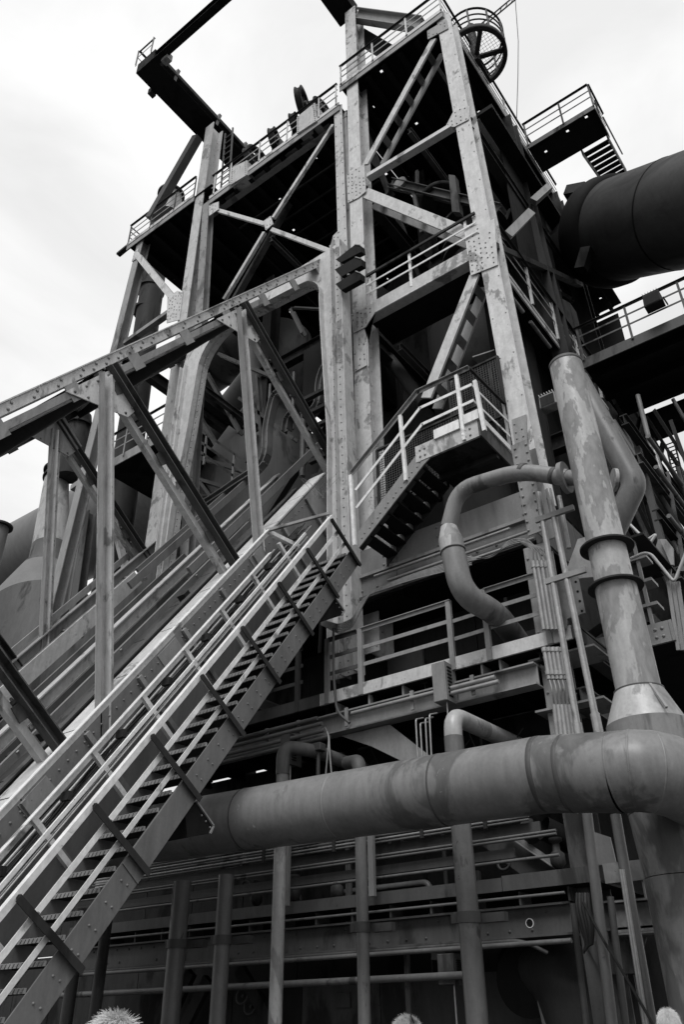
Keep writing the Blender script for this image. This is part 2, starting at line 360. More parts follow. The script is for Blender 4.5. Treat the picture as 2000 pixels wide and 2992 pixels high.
# pale brackets and side girder on the right flank
part('side_bracket', one('box', P(1483, 690, x=-4.55), P(1551, 622, x=-4.1), .16, .22, (0, 0, 1)), M_MID, tw)
part('side_bracket', one('box', P(1559, 590, x=-4.5), P(1606, 548, x=-4.05), .17, .22, (0, 0, 1)), M_MID, tw)
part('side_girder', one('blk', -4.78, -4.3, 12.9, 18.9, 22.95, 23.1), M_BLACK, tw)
for i in range(2): part('flank_shade_sheet', one('blk', -4.74, -4.71, 14.2+i*1.45, 15.64+i*1.45, 18.2, 22.94), M_BLACK, tw)  # added black sheets standing in for the shade on this flank
so = part('side_flange', one('box', P(1396, 350, x=-4.80), P(1645, 732, x=-4.80), .03, .12, (1, 0, 0)), M_MID, tw)
mb = MB(); pa, pb = P(1556, 588, x=-4.79), P(1610, 672, x=-4.79)
for k in range(3): mb.rivets(pa+V3((.03, 0, .1+.13*k)), pb+V3((.03, 0, .1+.13*k)), .16, (1, 0, 0), .022)
sp = part('side_plate', one('prism', [P(1550, 580, x=-4.79), P(1560, 588, x=-4.79)+V3((0, 0, .5)), P(1612, 665, x=-4.79)+V3((0, 0, .5)), P(1608, 680, x=-4.79)], (.02, 0, 0)), M_LIGHT, tw); part('rivets', mb, M_RIVET, sp, kind='stuff')
part('side_brace', one('box', (-4.6, 12.0, 16.6), (-4.6, 19, 21.5), .16, .16), M_DARK, tw)

# ================================================================ DECKS
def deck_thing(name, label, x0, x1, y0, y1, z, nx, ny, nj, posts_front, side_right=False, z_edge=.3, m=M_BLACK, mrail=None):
    t = thing(name, label, 'deck', ((x0+x1)/2, y0, z))
    deck(t, x0, x1, y0, y1, z, nx, ny, m); joists(t, x0+.1, x1-.1, y0+.1, y1, z, nj, 'y', m)
    xe = x1 if x1 > -14 else -15.1
    part('fascia', one('blk', x0, xe, y0-.03, y0-.004, z-.26, z+.03), M_MID, t)
    part('toe_board', one('blk', x0, xe, y0-.05, y0-.034, z-.02, z+.13), M_LIGHT, t)
    return t
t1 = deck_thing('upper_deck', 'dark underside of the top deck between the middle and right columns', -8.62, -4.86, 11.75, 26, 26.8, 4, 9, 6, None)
guardrail(t1, [(-8.6, 11.72, 26.9), (-4.88, 11.72, 26.9), (-4.88, 20, 26.9)], [0.005, .335, .67, .995, 1.25, 1.5, 1.75], 1.0, toe=None, mm=M_MID, mp_=M_LIGHT)
part('fascia', one('blk', -4.855, -4.83, 11.75, 20, 26.5, 26.83), M_MID, t1)
part('toe_board', one('blk', -4.825, -4.81, 11.75, 20, 26.86, 26.98), M_LIGHT, t1)
for k in range(5): part('strip_light_tray', one('box', (-5.7, 12.6+k*1.25, 26.3), (-5.7, 13.5+k*1.25, 26.3), .09, .05), M_MID, t1)
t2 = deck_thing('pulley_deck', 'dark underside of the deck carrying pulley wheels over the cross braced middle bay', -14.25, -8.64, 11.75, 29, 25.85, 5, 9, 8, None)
guardrail(t2, [(-14.2, 11.72, 26.0), (-8.7, 11.72, 26.0)], [.02, .16, .4, .62, .86, .985], 1.05, mm=M_MID, mp_=M_LIGHT)
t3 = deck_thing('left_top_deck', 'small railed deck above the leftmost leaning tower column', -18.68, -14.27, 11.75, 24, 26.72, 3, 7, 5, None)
guardrail(t3, [(-18.66, 20, 26.82), (-18.66, 11.72, 26.82), (-15.1, 11.72, 26.82)], [.6, 1.0, 1.34, 1.7, 1.99], 1.0, toe=None, mm=M_MID, mp_=M_DIM)
for i in range(4): part('step_plate', one('blk', -8.635, -8.625, 12.35+i*3.4, 15.74+i*3.4, 25.9, 26.82), M_BLACK, t2)
part('end_channel', one('box', P(345, 745, y=11.9), P(390, 708, y=11.9), .18, .1, (0, 0, 1)), M_DARK, t3)
# deck on the far right with its stair down to the gas duct
t4 = thing('side_platform', 'railed platform jutting into the sky above the big duct, steps at its end', 'platform', (-3.6, 17.2, 26.8))
deck(t4, -4.82, -2.45, 17.2, 18.45, 26.8, 3, 1, M_BLACK, 1.0); part('fascia', one('blk', -4.82, -2.45, 17.17, 17.195, 26.62, 26.83), M_DIM, t4)
part('fascia', one('blk', -2.445, -2.42, 17.17, 18.45, 26.62, 26.83), M_DIM, t4)
guardrail(t4, [(-4.8, 17.16, 26.86), (-2.44, 17.16, 26.86), (-2.44, 18.45, 26.86)], [.01, .55, .99, 1.5], 1.1, mm=M_DIM, mp_=M_DIM)
sa, sb = V3((-2.95, 18.5, 26.75)), P(1800, 520, y=22.6)
for s in (-.45, .45): part('stringer', one('box', sa+V3((s, 0, 0)), sb+V3((s, 0, 0)), .05, .24), M_DIM, t4)
for i in range(7):
    c = lerp(sa, sb, (i+.6)/7); part('tread', one('blk', c.x-.42, c.x+.42, c.y-.09, c.y+.09, c.z-.02, c.z+.02), M_BLACK, t4)
part('top_rail', one('box', sa+V3((.5, 0, 1.1)), sb+V3((.5, 0, 1.1)), .05, .05), M_DIM, t4)
# side walkway at middle level and the platform leaving the frame on the right
t5 = thing('side_walkway', 'long railed walkway running back along the right flank of the tower', 'walkway', (-4.4, 13, 16.3))
deck(t5, -5.45, -4.62, 12.4, 19, 16.35, 1, 6, M_BLACK, .0)
part('fascia', one('blk', -4.66, -4.625, 12.3, 19, 16.2, 16.5), M_LIGHT, t5)
guardrail(t5, [(-4.57, 12.3, 16.5), (-4.57, 19, 16.5)], [.03, .25, .47, .69, .9], 1.2, mm=M_MID, mp_=M_LIGHT, ts=.08)
for k in range(4): part('conduit', one('tube', [(-4.75, 12.6+1.5*k, 16.0), (-4.75, 13.7+1.5*k, 16.0)], .05, 8), M_MID, t5)
t6 = thing('right_bridge', 'dark walkway bridge with railings and floodlight leaving the picture at right', 'walkway', (-3, 16.5, 16.3))
deck(t6, -4.45, 1.0, 16.55, 19.4, 16.3, 4, 2, M_BLACK, .0); joists(t6, -4.4, 1, 16.6, 19.4, 16.3, 3, 'x', M_BLACK)
part('fascia', one('blk', -4.45, 1, 16.5, 16.54, 16.05, 16.36), M_DIM, t6)
guardrail(t6, [(-4.43, 16.48, 16.38), (1.0, 16.48, 16.38)], [.01, .25, .5, .75], 1.05, mm=M_DIM, mp_=M_DIM)
guardrail(t6, [(-2.3, 19.4, 16.38), (1.0, 19.4, 16.38)], [.01, .3, .6], 1.05, mm=M_DIM, mp_=M_DIM)

# ================================================================ BOOM FRAME ON TOP
bm = thing('boom_frame', 'dark rectangular hoist boom jutting into the sky at upper left', 'crane boom', (-15.4, 9, 31.5))
part('side_girder', one('blk', -15.9, -14.95, 8.95, 15.5, 31.5, 32.1), M_BLACK, bm)
part('side_rail', one('blk', -14.93, -14.8, 9.4, 15.4, 31.6, 31.75), M_DARK, bm)
part('front_girder', one('ibeam', (-15.2, 9.1, 31.72), (-8.3, 9.1, 31.72), .28, .42), M_BLACK, bm)
part('side_girder', one('blk', -8.9, -8.15, 8.9, 12.2, 31.5, 32.1), M_BLACK, bm)
for y in (9.9, 12.1, 13.6): part('clamp_plate', one('prism', [(-14.9, y, 31.4), (-14.72, y, 31.9), (-14.9, y, 31.95)], (0, .12, 0)), M_MID, bm)
part('stop_block', one('blk', -16.1, -15.92, 9.7, 9.95, 31.4, 31.7), M_DARK, bm); part('stop_block', one('blk', -14.75, -14.45, 9.15, 9.4, 31.35, 31.7), M_MID, bm)
guardrail(bm, [(-15.1, 8.9, 32.1), (-15.95, 8.9, 32.1), (-15.95, 9.5, 32.1)], [0, .99, 1.9], .9, mids=(.5,), mm=M_MID)
a, b = P(577, 402, y=Y0), P(440, 640, y=Y0); part('raking_strut', one('box', a, b, .34, .3, (0, 1, 0)), M_DIM, bm)
a, b = P(1028, 30, y=Y0), P(1216, 56, y=Y0); part('raking_beam', one('ibeam', a+V3((0, .2, 0)), b+V3((0, .2, 0)), .3, .42, (0, 0, 1)), M_MID, bm)
part('inner_post', one('box', (-6.9, 15, 26.9), (-6.9, 15, 33), .4, .4, (0, 1, 0)), M_DIM, bm)
part('inner_raker', one('box', (-8.3, 12.4, 30.6), (-6.4, 12.8, 26.9), .5, .2, (0, 1, 0)), M_BLACK, bm)
# ladder between column and deck by the boom post
ld = thing('top_ladder', 'thin caged ladder climbing from the pulley deck to the boom', 'ladder', (-14.4, 12.2, 26))
for x in (-14.35, -13.95): part('stile', one('box', (x, 12.3, 26), (x-.15, 12.3, 30.6), .05, .05, (0, 1, 0)), M_DIM, ld)
for k in range(12): part('rung', one('box', (-14.35-.012*k, 12.3, 26.3+k*.36), (-13.95-.012*k, 12.3, 26.3+k*.36), .03, .03), M_DIM, ld)
# second ladder cage top
sk = thing('pulley_guard_frame', 'light railing and stair pieces standing on the top deck behind its railing', 'railing', (-6.5, 13, 26.9))
for k in range(6): part('bar', one('box', (-7.4+.25*k, 13.2, 26.9), (-7.4+.25*k, 13.4, 29.4-.3*k), .05, .05, (0, 1, 0)), M_DIM, sk)
part('hand_rail', one('box', (-7.6, 13.2, 29.6), (-5.8, 13.2, 27.8), .05, .05, (0, 1, 0)), M_DIM, sk)
# pulley wheels
def sheave(px, py, r, label, box=None, ang=-18):
    c = P(px, py, y=12.4); t = thing('pulley', label, 'pulley', c-V3((0, 0, r)), 'pulley wheels along the deck')
    ax = V3((math.cos(R(ang)), -math.sin(R(ang)), 0))
    part('rim', one('lathe', c, ax, [(-.11, r*.8), (-.11, r), (-.04, r*.9), (.04, r*.9), (.11, r), (.11, r*.8), (-.11, r*.8)], 28), M_DARK, t)
    part('hub', one('lathe', c, ax, [(-.15, .1), (.15, .1)], 10), M_DIM, t)
    for k in range(6):
        u = (V3((0, 0, 1))*math.cos(k*1.047) + ax.cross(V3((0, 0, 1)))*math.sin(k*1.047)); part('spoke', one('box', c+u*.08, c+u*r*.82, .07, .05, ax), M_DARK, t)
    part('bearing_stand', one('prism', [c+V3((-.2, .1, 0)), c+V3((.2, .1, 0)), V3((c.x+.35, c.y+.1, 25.9)), V3((c.x-.35, c.y+.1, 25.9))], (0, .25, 0)), M_DIM, t)
    return t
sheave(886, 306, .62, 'largest pulley wheel, standing highest near the middle column'); sheave(862, 360, .36, 'small pulley wheel just below the largest one')
sheave(803, 408, .42, 'pulley wheel midway along the deck, behind the railing'); sheave(748, 462, .5, 'lowest pulley wheel beside the pale box at the boom end', ang=10)
sheave(935, 318, .42, 'pulley wheel in shadow beside the middle column', ang=10)
for pts, lb in (([(673, 540), (722, 510), (722, 468), (676, 490)], 'pale riveted box at the boom end of the pulley deck'), ([(868, 390), (926, 352), (920, 300), (868, 342)], 'pale riveted box between the largest pulley and the middle column')):
    t = thing('bearing_box', lb, 'bearing box', P(*pts[0], y=11.68), 'riveted boxes on the pulley deck'); poly = [P(*q, y=11.66) for q in pts]
    bo = part('box_shell', one('prism', poly, (0, .5, 0)), M_LIGHT, t)
    mb = MB(); mb.rivets(poly[1]+V3((-.06, -.002, .06)), poly[2]+V3((-.06, -.002, -.05)), .12, (0, -1, 0), .022); mb.rivets(poly[0]+V3((.06, -.002, .06)), poly[3]+V3((.06, -.002, -.05)), .12, (0, -1, 0), .022); part('rivets', mb, M_RIVET, bo, kind='stuff')

# round railed platform, upper right
cg = thing('round_platform', 'round railed platform with spoked mesh floor above the right corner of the top deck', 'platform', (-4.0, 13.5, 27.6))
cc = P(1392, 168, z=27.2); rr = .92
def ring(c, r, s, z0, z1, m, nm, a0=0, a1=360, seg=48, par=cg):
    mb = MB(); n = int(seg*(a1-a0)/360)
    pts = [(c.x+r*math.cos(R(a0+(a1-a0)*i/n)), c.y+r*math.sin(R(a0+(a1-a0)*i/n)), c.z+z0) for i in range(n+1)]
    mb.tube(pts, s, 6); return part(nm, mb, m, par)
ring(cc, rr, .05, 0, 0, M_DARK, 'floor_ring')
part('rim_band', one('lathe', cc, (0, 0, 1), [(-.08, rr-.08), (-.08, rr+.05), (.12, rr+.05), (.12, rr-.08), (-.08, rr-.08)], 48), M_DARK, cg)
for h in (.4, .7, 1.05): ring(cc, rr+.03, .025 if h < 1 else .035, h, 0, M_DIM if h < 1 else M_DARK, 'guard_hoop')
for k in range(10):
    a = k*R(36); part('post', one('box', cc+V3((math.cos(a)*(rr+.03), math.sin(a)*(rr+.03), 0)), cc+V3((math.cos(a)*(rr+.03), math.sin(a)*(rr+.03), 1.05)), .05, .05, (0, 1, 0)), M_DIM, cg)
for k in range(5):
    a = R(20+k*72); part('spoke', one('box', cc+V3((0, 0, -.02)), cc+V3((math.cos(a)*rr, math.sin(a)*rr, -.02)), .14, .08), M_DARK, cg)
part('centre_post', one('tube', [cc-V3((0, 0, .3)), cc+V3((0, 0, 1.8))], .14, 12), M_DARK, cg)
mb = MB()
for k in range(-9, 10):
    o = k*.1; l = math.sqrt(max(0, rr*rr-o*o)); mb.box(cc+V3((o, -l, .03)), cc+V3((o, l, .03)), .008, .008); mb.box(cc+V3((-l, o, .035)), cc+V3((l, o, .035)), .008, .008)
part('mesh_floor', mb, M_DIM, cg, kind='stuff')
an = thing('sky_arm', 'thin lattice arm reaching into the sky past the round platform', 'arm', P(1400, 80, y=14))
a, b = P(1395, 92, y=14), P(1530, -20, y=14)
for o in (V3((0, 0, 0)), V3((0, 0, .22))): part('chord', one('tube', [a+o, b+o], .025, 6), M_DIM, an)
for k in range(8): part('lacing', one('tube', [lerp(a, b, k/8), lerp(a, b, (k+.5)/8)+V3((0, 0, .22))], .015, 5), M_DIM, an)
solo('hanging_wire', one('tube', [P(1507, 0, y=15), P(1516, 120, y=15), P(1515, 220, y=15), P(1511, 350, y=15)], .012, 5), M_WIRE, 'thin wire hanging in the sky above the side platform', 'wire')

# ================================================================ GAS DUCT
gd = thing('gas_duct', 'huge dark cylindrical gas duct entering from the right edge', 'duct', P(1850, 860, y=17))
c0, c1 = P(1750, 688, y=18.2), P(2420, 500, y=15.6); ax = (c1-c0).normalized(); rD = 1.5
part('duct_shell', one('lathe', c0, ax, [(0.9, rD), (14, rD)], 64), M_DUCT, gd)
part('collar', one('lathe', c0, ax, [(-.5, rD*.72), (-.1, rD*.95), (.15, rD+.1), (.45, rD+.16), (.9, rD+.12), (.95, rD)], 64), M_BLACK, gd)
for k in range(4):
    a_ = R(200+k*38); u_ = (V3((0, 0, 1))-ax*ax.z).normalized(); v_ = ax.cross(u_); o_ = (u_*math.sin(a_)+v_*math.cos(a_))*(rD+.004); part('plate_seam', one('box', c0+ax*(.95+k*2.2)+o_, c0+ax*(3.15+k*2.2)+o_, .02, .012, o_), M_BLACK, gd)
for k in (3.15, 5.35, 7.55): part('weld_band', one('lathe', c0, ax, [(k, rD), (k, rD+.012), (k+.05, rD+.012), (k+.05, rD)], 64, False), M_BLACK, gd)
part('reducer', one('lathe', c0, ax, [(-1.6, .85), (-1.0, .95), (-.5, rD*.72)], 48), M_CONE, gd)
part('inlet_pipe', one('lathe', c0, ax, [(-5, .85), (-1.6, .85)], 40), M_CONE, gd)
part('hanger_box', one('box', P(1662, 570, y=17), P(1715, 560, y=17), .5, .35), M_DARK, gd)
for q, w_ in (((1700, 790), .3), ((1690, 700), .25)): part('support_lug', one('box', P(*q, y=17), P(q[0]+18, q[1]-60, y=17), w_, .3), M_BLACK, gd)

# ================================================================ SKIP BRIDGE TRUSS
sb_ = thing('skip_bridge', 'inclined riveted truss bridge rising from lower left into the tower', 'truss bridge', (-11.5, 5, 0))
XN, XF = -9.0, -14.6
def chord(x, m, m2, u0=-3, u1=15.2):
    a = I(x, u0, 4.99); b = I(x, u1, 4.99)
    e = at_z(a, b, 19.45 if x > -12 else 19.2)
    o = part('top_chord', one('chan', a, e, .30, .15, NU, .02, -1 if x > -12 else 1), m, sb_)
    # lower angle of the chord, set off with a gap
    part('chord_angle', one('ang', a-NU*.30+V3((-.03, 0, 0)), (I(x, 13.6, 4.99) if x == XN else e)-NU*.30+V3((-.03, 0, 0)), -.3, .14, NU, .025), m2, o)
    mb = MB(); L = (e-a).length; k = 0
    while k < L:
        for s in (0, .12): mb.rivet(lerp(a, e, k/L)+V3((.002, 0, 0))+NU*(-.03+s*.5)+(e-a).normalized()*s, (1, 0, 0), .028)
        k += .55 if int(k/2.4) % 2 else .34
    part('rivets', mb, M_RIVET, o, kind='stuff')
    # cover plate on top, in lengths with joints
    n = 7
    for i in range(n): part('cover_plate', one('box', lerp(a, e, i/n)+(e-a).normalized()*.01+NU*.087+V3((-.15, 0, 0)), lerp(a, e, (i+1)/n)-(e-a).normalized()*.01+NU*.087+V3((-.15, 0, 0)), .36, .02, NU), m, o)
    for i in range(int(L/1.7)): part('batten', one('box', a+(e-a).normalized()*(1.1+1.7*i)-NU*.2+V3((-.012, 0, 0)), a+(e-a).normalized()*(1.4+1.7*i)-NU*.2+V3((-.012, 0, 0)), .02, .3, NU), m2, o)
chord(XN, M_LIGHT, M_MID); chord(XF, M_MID, M_DIM)
for x, m, w_ in ((XN, M_DIM, 1), (XF, M_DIM, .9)):
    for u in (2.95, 7.74, 12.53) if x == XN else (7.0, 11.75):
        p, q = I(x, u, 0.1), I(x, u, 4.9)
        st = part('perpendicular_strut', one('chan', p, q, .15, .17, (0, UC, US), .02, -1), m, sb_)
        part('strut_angle', one('ang', p+V3((-.05, UC*-.24, US*-.24)), q+V3((-.05, UC*-.24, US*-.24)), .12, .11, (0, UC, US), .02), M_LIGHT, st)
        mb = MB(); mb.rivets(p+V3((.002, UC*-.12, US*-.12)), q+V3((.002, UC*-.12, US*-.12)), .42, (1, 0, 0), .026); part('rivets', mb, M_MID, st, kind='stuff')
        for k in (.3, .62, .9):
            part('tie_plate', one('box', lerp(p, q, k)+V3((.03, -.13*UC, -.13*US)), lerp(p, q, k+.045)+V3((.03, -.1*UC, -.1*US)), .02, .22, (0, UC, US)), m, st)
for a, b in (((XN, 7.5, 4.75), (XN, 3.25, .3)), ((XN, 12.3, 4.75), (XN, 8.05, .3)), ((XN, 2.7, 4.75), (XN, -1.6, .3)), ((XF, 11.5, 4.6), (XF, 7.3, .3)), ((XF, 6.8, 4.6), (XF, 2.6, .3))):
    p, q = I(*a), I(*b); near = a[0] == XN; m = M_LIGHT
    d = (q-p).normalized(); side = V3((1, 0, 0)); up = d.cross(side)
    dg = part('diagonal', one('box', p+V3((.04, 0, 0)), q+V3((.04, 0, 0)), .02, .30, up, (0, 0)), m, sb_)
    part('inner_leg', one('box', p+V3((.10, 0, 0)), q+V3((.10, 0, 0)), .14, .025, up, (0, 0)), m, dg)
    part('edge_leg', one('box', p+V3((.10, 0, 0)), q+V3((.10, 0, 0)), .12, .02, up, (0, .14)), M_MID, dg)
    mb = MB(); L = (q-p).length; k = .25
    while k < L-.2:
        for s in (0, .11): mb.rivet(p+d*(k+s)+up*-.09+V3((.052, 0, 0)), (1, 0, 0), .026)
        k += .85
    part('rivets', mb, M_RIVET, dg, kind='stuff')
def incline_plate(x, poly, m, t=.02, riv=True):
    pts = [I(x, *q) for q in poly]; o = part('gusset_plate', one('prism', pts, (t, 0, 0)), m, sb_)
    if riv:
        mb = MB(); c = sum(pts, V3((0, 0, 0)))/len(pts)
        for i in range(len(pts)): 
            a, b = lerp(pts[i], c, .18), lerp(pts[(i+1) % len(pts)], c, .18); mb.rivets(a+V3((t, 0, 0)), b+V3((t, 0, 0)), .26, (1, 0, 0), .028)
        part('rivets', mb, M_RIVET, o, kind='stuff')
for u in (2.95, 7.74, 12.53):
    incline_plate(XN+.01, [(u-1.2, 4.84), (u+.22, 4.84), (u+.18, 4.1), (u-.3, 4.05)], M_LIGHT)
for u in (7.0, 11.75): incline_plate(XF+.06, [(u-1.1, 4.9), (u+.25, 4.9), (u+.2, 4.0), (u-.35, 3.95)], M_MID)
# top lateral bracing between the chords
for u in (3, 7.8, 12.5):
    part('top_strut', one('ibeam', I(XF, u, 4.75), I(XN-.1, u, 4.75), .26, .3, NU), M_DARK, sb_)
for (u, v) in ((3, 7.8), (7.8, 12.5)):
    part('top_lateral', one('ang', I(XF, u, 4.8), I(XN, v, 4.8), .12, .12, NU), M_DARK, sb_)
    part('top_lateral', one('ang', I(XN, u, 4.75), I(XF, v, 4.75), .12, .12, NU), M_DARK, sb_)
# bottom: plate girder by the stair, rails, ties
u0, u1 = -4, 11.8
gw = thing('track_floor', 'inclined skip track floor of riveted plates and pale rails under the truss', 'track', (-11.5, 5, 0))
n = 13
for i in range(n):
    a, b = lerp(u0, u1, i/n)+.012, lerp(u0, u1, (i+1)/n)-.012
    o = part('web_plate', one('prism', [I(XN+.14, a, -.35), I(XN+.14, b, -.35), I(XN+.14, b, .93), I(XN+.14, a, .93)], (.02, 0, 0)), M_PLATE, gw)
    mb = MB(); mb.rivets(I(XN+.162, a+.08, .82), I(XN+.162, b-.08, .82), .16, (1, 0, 0), .018); mb.rivets(I(XN+.162, b-.07, -.2), I(XN+.162, b-.07, .75), .2, (1, 0, 0), .018)
    part('rivets', mb, M_PLATE, o, kind='stuff')
    part('stiffener', one('box', I(XN+.19, b, -.3), I(XN+.19, b, .9), .05, .08, (0, UC, US)), M_MID, o)
    o = part('top_flange', one('prism', [I(XN+.16, a, .95), I(XN+.16, b, .95), I(XN-.27, b, .95), I(XN-.27, a, .95)], NU*.03), M_LIGHT, gw)
    # track floor plates
    o = part('floor_plate', one('prism', [I(-9.75, a, .52), I(-9.75, b, .52), I(-11.7, b, .52), I(-11.7, a, .52)], NU*.02), M_FLOOR, gw)
    mb = MB()
    for x in (-9.95, -11.5): mb.rivets(I(x, a+.1, .545), I(x, b-.1, .545), .2, NU, .02)
    part('rivets', mb, M_PLATE, o, kind='stuff')
part('rail', one('ibeam', I(-9.72, u0, .75), I(-9.72, u1, .75), .14, .34, NU), M_DIM, gw); part('rail', one('box', I(-9.42, u0, .9), I(-9.42, u1, .9), .08, .05, NU), M_LIGHT, gw)
for x_, n_, m_, s_ in ((-10.2, .60, M_PLATE, .08), (-10.45, .58, M_MID, .05), (-11.3, .60, M_PLATE, .08), (-11.65, .62, M_DIM, .1)): part('rail', one('box', I(x_, u0, n_), I(x_, u1, n_), s_, .12, NU), m_, gw)
for x_, n_, m_, s_ in ((-10.9, .9, M_MID, .07), (-12.5, 1.1, M_PLATE, .06), (-9.9, 1.2, M_PLATE, .05)): part('guide_rail', one('box', I(x_, 8.8, n_), I(x_, u1+3, n_), s_, .16, NU), m_, gw)
for x_, n_, m_, s_ in ((-12.5, .35, M_DIM, .1), (-13.5, .5, M_PLATE, .08), (-14.0, .6, M_DIM, .1), (-14.8, 1.15, M_MID, .06)): part('rail', one('box', I(x_, u0, n_), I(x_, u1, n_), s_, .14, NU), m_, gw)
part('rail', one('ibeam', I(-11.95, u0, .72), I(-11.95, u1+3, .72), .2, .24, NU), M_LIGHT, gw)
part('rail', one('box', I(-13.0, u0, 1.0), I(-13.0, u1-2.2, 1.0), .06, .30, NU), M_LIGHT, gw); part('rail', one('box', I(-13.2, 9.9, 1.0), I(-13.2, u1+3, 1.0), .06, .26, NU), M_PLATE, gw)
part('rail', one('ibeam', I(-14.5, u0, .95), I(-14.5, u1+1, .95), .2, .24, NU), M_MID, gw)
part('rail', one('box', I(-13.9, 6.5, .55), I(-13.9, u1+1, .55), .06, .36, NU), M_MID, gw)
for k in range(12):
    u = -2.5+k*1.2; part('sleeper', one('ibeam', I(-14.5, u, .3), I(XN+.1, u, .3), .2, .34, NU), M_DARK, gw)
for k, (x, u) in enumerate(((-10.9, 4.2), (-10.8, 8.2), (-10.9, 2.0), (-12.4, 9.2))):
    c = I(x, u, .56); part('rail_clip', one('box', c, c+NU*.14, .2, .16, (0, UC, US)), M_DARK, gw)
ri = random.Random(31)
for k in range(9):
    u = -1.5+k*1.35; x = ri.choice((-10.7, -11.5, -12.2, -13.2)); c = I(x, u, .58)
    part('rail_chair', one('box', c, c+V3((.16, 0, 0)), .1, .12, NU), M_DARK, gw); part('chair_bolt', one('box', c+V3((.2, 0, 0)), c+V3((.24, 0, 0))+NU*.06, .05, .05, NU), M_MID, gw)
for k in range(5):
    u = 0.6+k*2.3; part('tie_bar', one('box', I(-13.0, u, .85), I(-14.5, u+.9, .85), .05, .07, NU), M_MID, gw)
for u in (2.0, 5.0, 8.0, 10.6): part('cover_splice', one('prism', [I(XN+.161, u, .90), I(XN+.161, u+.5, .90), I(XN+.161, u+.5, .35), I(XN+.161, u, .35)], (.012, 0, 0)), M_MID, gw)
# vertical bearing legs under the truss are hidden; portal frame at the tower
pf = thing('portal_frame', 'arched riveted portal frame with rounded corners where the bridge meets the tower', 'portal', (-11.5, 11.4, 0))
yp = 11.25
outer = [(-13.98, 5), (-13.98, 17.2), (-13.7, 18.75), (-8.3, 18.75), (-8.2, 17), (-8.2, 7)]
inner = [(-8.62, 7), (-8.62, 12.5), (-8.85, 16.2)] + [(-9.55+.68*math.cos(R(a)), 17.15+.72*math.sin(R(a))) for a in range(-10, 91, 12)] + \
        [(-11.9+1.22*math.cos(R(a))*1.0-.0, 16.9+1.25*math.sin(R(a))) for a in range(96, 181, 12)] + [(-13.25, 15.0), (-13.5, 12.5), (-13.7, 5)]
ring_poly = [V3((x, yp, z)) for x, z in outer] + [V3((x, yp, z)) for x, z in inner]
def prism_ngon(poly, ext):
    import mathutils.geometry as mg
    tris = mg.tessellate_polygon([[V3((p.x, p.z, 0)) for p in poly]]); n = len(poly); e = V3(ext); mb = MB()
    mb.add(poly + [p+e for p in poly], [t for t in tris] + [tuple(i+n for i in t)[::-1] for t in tris] + [(i, (i+1) % n, (i+1) % n+n, i+n) for i in range(n)]); return mb
part('web_plate', prism_ngon(ring_poly, (0, .03, 0)), M_LIGHT, pf)
inn = [V3((x, 0, z)) for x, z in inner]; mb = MB()
for a, b in zip(inn, inn[1:]):
    mb.add([V3((a.x, yp-.16, a.z)), V3((b.x, yp-.16, b.z)), V3((b.x, yp+.2, b.z)), V3((a.x, yp+.2, a.z))], [(0, 1, 2, 3)])
fl = part('inner_flange', mb, M_LIGHT, pf)
sm_ = fl.modifiers.new('solid', 'SOLIDIFY'); sm_.thickness = .025
mb = MB()
for a, b in zip(inn, inn[1:]):
    dd = (b-a).normalized(); nr = V3((dd.z, 0, -dd.x))*-1
    mb.rivets(V3((a.x, yp-.001, a.z))-nr*.1*-1, V3((b.x, yp-.001, b.z))-nr*.1*-1, .2, (0, -1, 0), .022)
part('rivets', mb, M_RIVET, pf, kind='stuff')
lg = part('right_leg', one('ibeam', (-8.15, yp-.02, 7), (-8.35, yp-.02, 18.6), .34, .34, (1, 0, 0)), M_LIGHT, pf)
mb = MB(); mb.rivets((-8.13, yp-.15, 7), (-8.33, yp-.15, 18.4), .22, (0, -1, 0), .022); mb.rivets((-8.3, yp-.17, 7), (-8.5, yp-.17, 18.4), .22, (0, -1, 0), .022); part('rivets', mb, M_RIVET, lg, kind='stuff')
lg = part('left_leg', one('ibeam', (-13.9, yp-.02, 5), (-13.82, yp-.02, 17.5), .2, .2, (1, 0, 0)), M_LIGHT, pf)
# hopper guide plates at the top end of the chord
ch = thing('rope_shoe', 'stack of three dark folded plates at the upper end of the bridge chord', 'bracket', P(990, 800, y=11.2))
for pg in (((295, 355), (420, 258), (455, 262), (462, 303), (330, 372)), ((288, 420), (425, 340), (462, 350), (464, 392), (330, 468)), ((293, 515), (428, 432), (458, 445), (458, 485), (330, 556))):
    q = [P(850+a_*.4464, 600+b_*.4464, y=10.95) for a_, b_ in pg]; part('folded_plate', one('prism', q, (.02, .16, .02)), M_BLACK, ch)
    part('plate_lip', one('box', q[1]+V3((0, -.01, 0)), q[2]+V3((0, -.01, 0)), .02, .02), M_MID, ch)
for q in ((1012, 762), (1020, 806)): part('bolt', one('tube', [P(*q, y=11.0), P(*q, y=11.0)+V3((0, 0, .12))], .045, 8), M_MID, ch)
